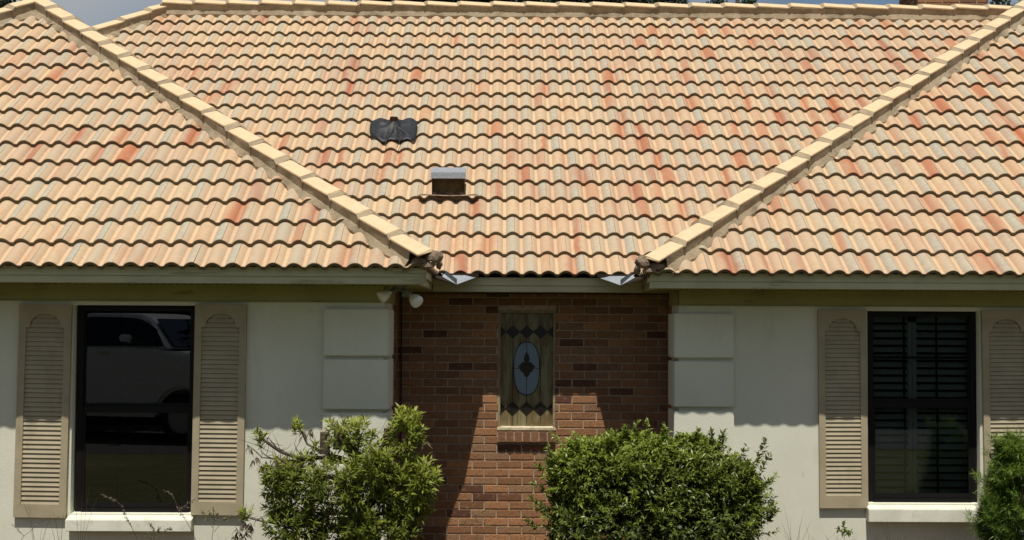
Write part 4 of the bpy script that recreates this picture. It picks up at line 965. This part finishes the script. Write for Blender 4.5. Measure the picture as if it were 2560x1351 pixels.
for k in range(260):
    x = rnd.uniform(-4.4, 4.9); y = rnd.uniform(-.2, .35) if x < 1.4 else rnd.uniform(.4, 1.05)
    if -.9 < x < 1.4: y = rnd.uniform(.8, 1.6)
    h_ = rnd.uniform(.2, .42); dx = rnd.uniform(-.25, .25); blade(mb, (x, y, GZ), (x+dx, y-rnd.uniform(0, .1), GZ+h_*(1-abs(dx))), h_*.35, rnd.uniform(.002, .004))
me = bpy.data.meshes.new('grass'); me.from_pydata(mb.v, [], mb.f); a_ = me.attributes.new('lc', 'FLOAT', 'POINT'); a_.data.foreach_set('value', RNG.uniform(0, 1, len(mb.v)).astype(np.float32))
tag(link('grass', me, M_weed), 'rough green and straw coloured grass growing along the wall foot', 'grass', kind='stuff')
def weed(name, segs, leaves, label, y, lm, Lr=(.012, .022), Wr=(.005, .010), r=.0022, blades=()):
    base = at(*segs[0][0], y); root_ = Vector((base.x, y, GZ)); o = empty(name, root_, label, 'weed', 'weeds along the wall foot'); mb = MB()
    mb.tube([root_, base], [r*1.4, r*1.2], 5)
    T_, D_ = [], []
    for s_ in segs:
        P_ = [at(*p, y) for p in s_]; mb.tube(P_, [r*(1-.6*k/(len(P_)-1)) for k in range(len(P_))], 5)
        ln_ = len(P_)
        for k in range(leaves):
            f = rnd.uniform(.35, 1)*(ln_-1); i = min(int(f), ln_-2); t_ = f-i; p = P_[i]*(1-t_)+P_[i+1]*t_
            T_.append(np.array(p)+RNG.normal(0, .004, 3)); d = RNG.normal(0, 1, 3); D_.append(d/np.linalg.norm(d))
    mb.build('stem', M_bark if lm is M_dry else M_stem, o)
    if T_: leaf_mesh('foliage', *sprigs(T_, D_, 2, Lr, Wr, .6, .01, np.full(len(T_), .4)), lm, o)
    return o
M_stem = mat('green_stem', (.10, .10, .05), .7)
weed('weed', [[(345, 1351), (330, 1320), (315, 1290), (306, 1264)], [(308, 1268), (290, 1252), (270, 1243), (256, 1238)]], 26, 'arching weed with a dark seed head before the left window sill', .1, M_dry)
weed('weed', [[(490, 1351), (470, 1310), (450, 1280), (442, 1262)], [(442, 1262), (435, 1245), (425, 1232), (412, 1228)], [(450, 1280), (465, 1262), (490, 1245)], [(445, 1275), (470, 1268)]], 16, 'branching seed headed weed at the right end of the left sill', .1, M_dry)
weed('weed', [[(530, 1351), (535, 1300), (533, 1268)], [(533, 1310), (545, 1280)], [(532, 1320), (515, 1290), (505, 1278)], [(535, 1330), (560, 1300), (580, 1288)], [(533, 1300), (522, 1275)]], 22, 'fine leaved weed under the second shutter from the left', .1, M_weed)
weed('weed', [[(385, 1351), (385, 1325), (375, 1310)], [(388, 1345), (400, 1318)], [(392, 1351), (415, 1325), (428, 1322)], [(380, 1351), (362, 1330)]], 26, 'low leafy weed below the middle of the left sill', .1, M_weed)
weed('weed', [[(2110, 1351), (2112, 1325), (2106, 1306)], [(2111, 1340), (2095, 1322)], [(2112, 1340), (2128, 1328)]], 12, 'small broad leaved seedling below the shutter left of the right window', .75, M_leafB, (.025, .045), (.014, .022))
weed('weed', [[(1190, 1351), (1192, 1310), (1188, 1285)], [(1190, 1290), (1170, 1272)], [(1190, 1290), (1212, 1275)], [(1190, 1300), (1230, 1320)], [(1190, 1300), (1150, 1310)]], 9, 'wiry tuft of weed in front of the sunlit brick', 1.5, M_weed)
weed('weed', [[(1385, 1351), (1390, 1290), (1380, 1240), (1392, 1200)], [(1388, 1290), (1410, 1260)], [(1386, 1300), (1350, 1280), (1330, 1262)], [(1384, 1260), (1362, 1235)]], 22, 'tall sprawling weed beside the left flank of the rounded bush', .9, M_leafB, (.018, .035), (.008, .014))
weed('weed', [[(20, 1400), (60, 1340), (110, 1300), (165, 1290)], [(60, 1340), (30, 1310)]], 6, 'drooping grass weed at the far left below the leftmost shutter', .1, M_weed)
weed('weed', [[(610, 1400), (600, 1345), (590, 1322)], [(602, 1350), (620, 1330)], [(604, 1360), (580, 1342)]], 16, 'small weed between the second shutter and the open shrub', .1, M_dry)
weed('weed', [[(1450, 1400), (1440, 1180), (1432, 1140)], [(1441, 1200), (1425, 1170)]], 8, 'thin shoot standing above the left shoulder of the rounded bush', .3, M_leafB, (.02, .035), (.009, .014))
def tuft(name, pxs, label, y, wd=.006):
    root_ = Vector((at(*pxs[0][0], y).x, y, GZ)); o = MB()
    for a2, b2, bend in pxs: blade(o, at(*a2, y), at(*b2, y-.05), bend, wd)
    me = bpy.data.meshes.new(name); me.from_pydata([tuple(Vector(v)-root_) for v in o.v], [], o.f); q = me.attributes.new('lc', 'FLOAT', 'POINT'); q.data.foreach_set('value', RNG.uniform(.0, .5, len(o.v)).astype(np.float32))
    ob = link(name, me, M_weed); ob.location = root_; return tag(ob, label, 'grass tuft', 'tall grass tufts')
tuft('grass_tuft', [((1330, 1400), (1290, 1288), .02), ((1332, 1400), (1345, 1300), .02), ((1328, 1400), (1252, 1318), .03), ((1335, 1400), (1318, 1290), .0), ((1335, 1400), (1362, 1340), .02)], 'stiff grass tuft left of the rounded bush against the brick', 1.2)
tuft('grass_tuft', [((200, 1400), (205, 1235), .05), ((200, 1400), (223, 1218), .03), ((200, 1400), (245, 1240), .12), ((200, 1400), (186, 1225), .02)], 'grass tuft rising over the left end of the left sill', .1, .004)
tuft('grass_tuft', [((95, 1400), (40, 1240), .25), ((90, 1400), (60, 1215), .1), ((95, 1400), (160, 1290), .3), ((95, 1400), (115, 1270), .1), ((90, 1400), (24, 1205), .3), ((90, 1400), (70, 1230), .0), ((100, 1400), (130, 1280), .1)], 'wispy grass tuft before the leftmost shutter', .1, .003)
tuft('grass_tuft', [((145, 1400), (120, 1300), .1), ((150, 1400), (165, 1260), .2), ((150, 1400), (128, 1275), .2), ((148, 1400), (150, 1320), .0), ((152, 1400), (200, 1330), .1)], 'grass tuft under the gap between leftmost shutter and sill', .1, .005)
tuft('grass_tuft', [((1985, 1400), (2010, 1275), .05), ((1985, 1400), (1960, 1262), .03), ((1990, 1400), (2030, 1300), .05), ((1980, 1400), (1975, 1290), .0), ((1995, 1400), (2000, 1310), .05), ((2000, 1400), (1950, 1330), .05)], 'straw grass tuft between the rounded bush and the right wing shutter', .8, .004)
tuft('grass_tuft', [((2230, 1400), (2200, 1300), .08), ((2230, 1400), (2260, 1310), .05), ((2230, 1400), (2215, 1290), .05), ((2230, 1400), (2290, 1330), .15), ((2230, 1400), (2175, 1330), .05)], 'sparse grass tuft below the right window sill', .75, .004)

# ------------------------------------------------------------------ trees
def make_tree(name, loc, h, crown_r, crown_h, n_cl, n_lf, lsz, label, cat='tree', group=None, seedv=0, form='round'):
    o = empty(name, loc, label, cat, group); rnd = random.Random(seedv); tr = MB(); base = Vector(loc)
    ctr = base+Vector((0, 0, h-crown_h/2)); top_ = base+Vector((rnd.uniform(-.2, .2), rnd.uniform(-.2, .2), h-.3*crown_h))
    tr.tube([base, base*.5+top_*.5+Vector((rnd.uniform(-.15, .15), 0, 0)), top_, top_+Vector((0, 0, crown_h*.25))], [h*.03, h*.022, h*.012, h*.003], 9)
    T_, D_ = [], []; sizes = []
    for k in range(n_cl):
        u_ = unit(1)[0]; rr_ = RNG.uniform(.3, 1)**.5
        if form == 'cone':
            f = RNG.uniform(0, 1); zz = crown_h*(f-.5); rad = crown_r*(1-f)**.8*RNG.uniform(.5, 1); an = RNG.uniform(0, 6.28); p = np.array(ctr)+np.array([math.cos(an)*rad, math.sin(an)*rad, zz])
        else: p = np.array(ctr)+u_*rr_*np.array([crown_r, crown_r, crown_h/2])
        st_ = Vector(tuple(base))+(top_-base)*rnd.uniform(.6, 1.0)
        tr.tube([st_, (st_+Vector(p))/2+Vector((0, 0, .1)), Vector(p)], [h*.007, h*.004, h*.0015], 5)
        cs = crown_r*RNG.uniform(.16, .32); q = unit(n_lf)*(RNG.uniform(0, 1, n_lf)**.4)[:, None]*cs*np.array([1, 1, .7])
        T_.append(p+q); sizes.append(np.clip(RNG.normal(.35+.4*u_[2], .2), 0, 1)*np.ones(n_lf)+RNG.normal(0, .15, n_lf))
    T_ = np.concatenate(T_); n_ = len(T_); cv = np.clip(np.concatenate(sizes), 0, 1)
    tr.build('trunk', M_bark, o)
    leaf_mesh('crown', T_, unit(n_), unit(n_), RNG.uniform(.7, 1.3, n_)*lsz, RNG.uniform(.35, .55, n_)*lsz, cv, M_leafT, o)
    return o
def tx(px, y): return at(px, 5, y).x
GT = 'trees rising behind the ridge'
make_tree('tree', (tx(1010, 26), 26, GZ), 13.0, 1.5, 4.6, 95, 170, .13, 'dark tree left of centre behind the ridge, nearest the left end of the tree line', group=GT, seedv=1)
make_tree('tree', (tx(1160, 27), 27, GZ), 13.2, 1.4, 4.8, 80, 150, .15, 'broad leaved tree with a gap of sky at its left behind the middle ridge', group=GT, seedv=2)
make_tree('tree', (tx(1330, 30), 30, GZ), 14.3, 2.0, 5.6, 120, 180, .13, 'tallest dark tree right behind the middle of the ridge', group=GT, seedv=3)
make_tree('tree', (tx(1470, 29), 29, GZ), 13.6, 1.5, 5.2, 100, 180, .13, 'dense dark tree right of the tallest one behind the ridge', group=GT, seedv=4)
make_tree('tree', (tx(1585, 27), 27, GZ), 12.2, 1.3, 4.4, 80, 150, .13, 'ragged tree at the right end of the central tree line', group=GT, seedv=5)
make_tree('tree', (tx(1250, 31), 31, GZ), 14.6, 1.5, 5.4, 90, 160, .13, 'dark tree filling the middle of the tree line behind the other crowns', group=GT, seedv=31)
make_tree('tree', (tx(1085, 32), 32, GZ), 14.8, 1.4, 5.4, 80, 160, .13, 'dark crown deep between the two leftmost central trees', group=GT, seedv=32)
make_tree('tree', (tx(1835, 28), 28, GZ), 11.2, 1.05, 4, 46, 130, .13, 'rounded treetop alone against the cloud right of centre', group=GT, seedv=6)
make_tree('tree', (tx(1640, 30), 30, GZ), 11.1, .8, 3.5, 20, 70, .13, 'thin leafy twigs against the sky beside the central tree line', group=GT, seedv=16)
make_tree('tree', (tx(2105, 26), 26, GZ), 10.3, .6, 3, 26, 70, .12, 'small sparse treetop between the clouds left of the chimney', group=GT, seedv=7)
make_tree('tree', (tx(2512, 24), 24, GZ), 10.3, .9, 3.5, 34, 100, .12, 'dark treetop between the chimney and the right hip', group=GT, seedv=8)
make_tree('tree', (tx(8, 22), 22, GZ), 10.2, .6, 3.5, 26, 60, .12, 'airy treetop above the far left hip', group=GT, seedv=9)
make_tree('tree', (tx(2585, 30), 30, GZ), 11.6, 1.2, 3.5, 34, 100, .13, 'dark treetop at the far right beyond the right hip', group=GT, seedv=10)
# tall foliage bank, added across the driveway to blacken the window reflections
hd = empty('added_hedge', (0, -16.2, GZ), 'tall dark foliage bank added across the driveway to blacken the window reflections', 'added_hedge')
mb = MB(); mb.box((-30, -16.6, GZ), (26, -15.8, GZ+3.6)); mb.build('inner_growth', mat('hedge_core', (.012, .016, .008), 1, 0), hd)
n_ = 16000; P_ = np.stack([RNG.uniform(-30.3, 26.3, n_), -15.8+RNG.normal(0, .12, n_), GZ+RNG.uniform(0, 3.9, n_)], axis=1)
leaf_mesh('foliage', P_, unit(n_), unit(n_), RNG.uniform(.2, .4, n_), RNG.uniform(.1, .2, n_), RNG.uniform(0, .6, n_), M_leafT, hd)

# ------------------------------------------------------------------ pickup truck parked behind the camera (mirrored in the left window)
ty = -11.85; VD = 23.6
def TP(px, py):                                    # truck side silhouette measured in the mirror image
    d = ray(px, py); ym = YWL+.1; v_ = ym+(ym-ty); t_ = (v_-CAM.y)/d.y; p = CAM+d*t_; return Vector((p.x, ty, p.z))
truck = empty('pickup_truck', (TP(478, 1000).x-.9, ty-.2, GZ), 'silver pickup truck mirrored in the upper pane of the left window', 'pickup truck')
M_car = mat('silver_paint', (.78, .80, .84), .22, .5, .35); M_tyre = mat('tyre_rubber', (.02, .02, .02), .8); M_rim = mat('alloy', (.4, .4, .42), .3, .5, .8)
tz = GZ; xf, xr = -4.0, -9.75; wx1, wx2 = TP(478, 1000).x, TP(478, 1000).x-3.7
zr, zbelt, zbot = TP(300, 782).z, TP(300, 868).z, TP(300, 990).z
def arch(cx_, r_): return [(cx_+r_*math.cos(math.pi*k/10), tz+.40+r_*math.sin(math.pi*k/10)) for k in range(11)]
side = [(xf, zbot+.05)]+arch(wx1, .47)+arch(wx2, .47)+[(xr, zbot+.05), (xr, zbelt-.02), (wx1-1.9-.9, zbelt), (wx1-1.0+.35, zbelt-.02), (wx1+.25, zbelt-.10), (xf+.1, zbelt-.17), (xf, zbelt-.3)]
mb = MB(); mb.prism([Vector((p[0], ty, p[1])) for p in side], (0, -1.95, 0)); mb.build('body', M_car, truck, bevel=.05)
cab = [(TP(440, 868).x+.02, zbelt-.03), (TP(375, 803).x, zr-.09), (TP(345, 785).x, zr-.02), (TP(300, 780).x, zr), (TP(210, 778).x, zr+.0), (TP(140, 782).x, zr-.03), (TP(105, 800).x, zr-.12), (TP(95, 868).x, zbelt-.03)]
mb = MB()
cl = [Vector((p[0], ty-.04-(.16 if p[1] > zbelt+.1 else 0), p[1])) for p in cab]; cr_ = [Vector((p[0], ty-1.91+(.16 if p[1] > zbelt+.1 else 0), p[1])) for p in cab]; n_ = len(cl)
mb.add(cl+cr_, [tuple(range(n_)), tuple(range(n_, 2*n_))[::-1]]+[(i, n_+i, n_+(i+1) % n_, (i+1) % n_) for i in range(n_)]); mb.build('cab', M_car, truck, bevel=.03)
def win(pts, dpt=.012):
    mb = MB(); P_ = []
    for x, z in pts:
        f = (z-zbelt)/(zr-zbelt); P_.append(Vector((x, ty-.035-.16*min(1, max(0, f*1.25))+dpt, z)))
    mb.prism(P_, (0, -.01, 0)); return mb.build('side_window', M_carglass, truck)
win([(TP(422, 868).x, zbelt+.02), (TP(395, 838).x, zbelt+.30), (TP(368, 812).x, zr-.16), (TP(345, 797).x, zr-.1), (TP(318, 792).x, zr-.075), (TP(212, 788).x, zr-.06), (TP(150, 792).x, zr-.09), (TP(115, 868).x, zbelt+.02)])
mb = MB(); x0_, x1_ = TP(441, 868).x+.03, TP(378, 800).x+.03
mb.prism([(x0_+.02, ty-.12, zbelt+.0), (x0_+.02, ty-1.83, zbelt+.0), (x1_+.015, ty-1.70, zr-.10), (x1_+.015, ty-.25, zr-.10)], (.012, 0, .008)); mb.build('windscreen', M_carglass, truck)
mb = MB(); p = TP(330, 845); mb.box((p.x-.10, ty+.06, p.z-.06), (p.x+.10, ty+.17, p.z+.06)); mb.box((p.x-.03, ty-.03, p.z-.08), (p.x+.05, ty+.06, p.z-.03)); mat('chrome', (.6, .6, .62), .12, .5, 1.0); mb.build('wing_mirror', M_car, truck, bevel=.03)
for px in (258, 160):
    mb = MB(); p = TP(px, 882); mb.box((p.x-.12, ty+.0, p.z-.02), (p.x+.12, ty+.045, p.z+.02)); mb.build('door_handle', bpy.data.materials['chrome'], truck, bevel=.01)
for cx_ in (wx1, wx2):
    for yy in (ty-.02, ty-1.66):
        mb = MB(); mb.tube([(cx_, yy, tz+.40), (cx_, yy-.27, tz+.40)], .40, 28); wh = mb.build('wheel', M_tyre, truck)
        mb = MB(); mb.tube([(cx_, yy+.005, tz+.40), (cx_, yy-.1, tz+.40)], .25, 20); mb.build('rim', M_rim, wh)
for yy in (ty-.15, ty-1.6):
    mb = MB(); mb.box((xf-.02, yy-.2, zbelt-.42), (xf+.03, yy+.2, zbelt-.26)); mb.build('headlight', M_pale, truck)
mb = MB(); mb.box((xf-.02, ty-1.92, tz+.42), (xf+.12, ty-.03, tz+.62)); mb.build('bumper', bpy.data.materials['chrome'], truck, bevel=.02)
truck.rotation_euler.z = R(17)
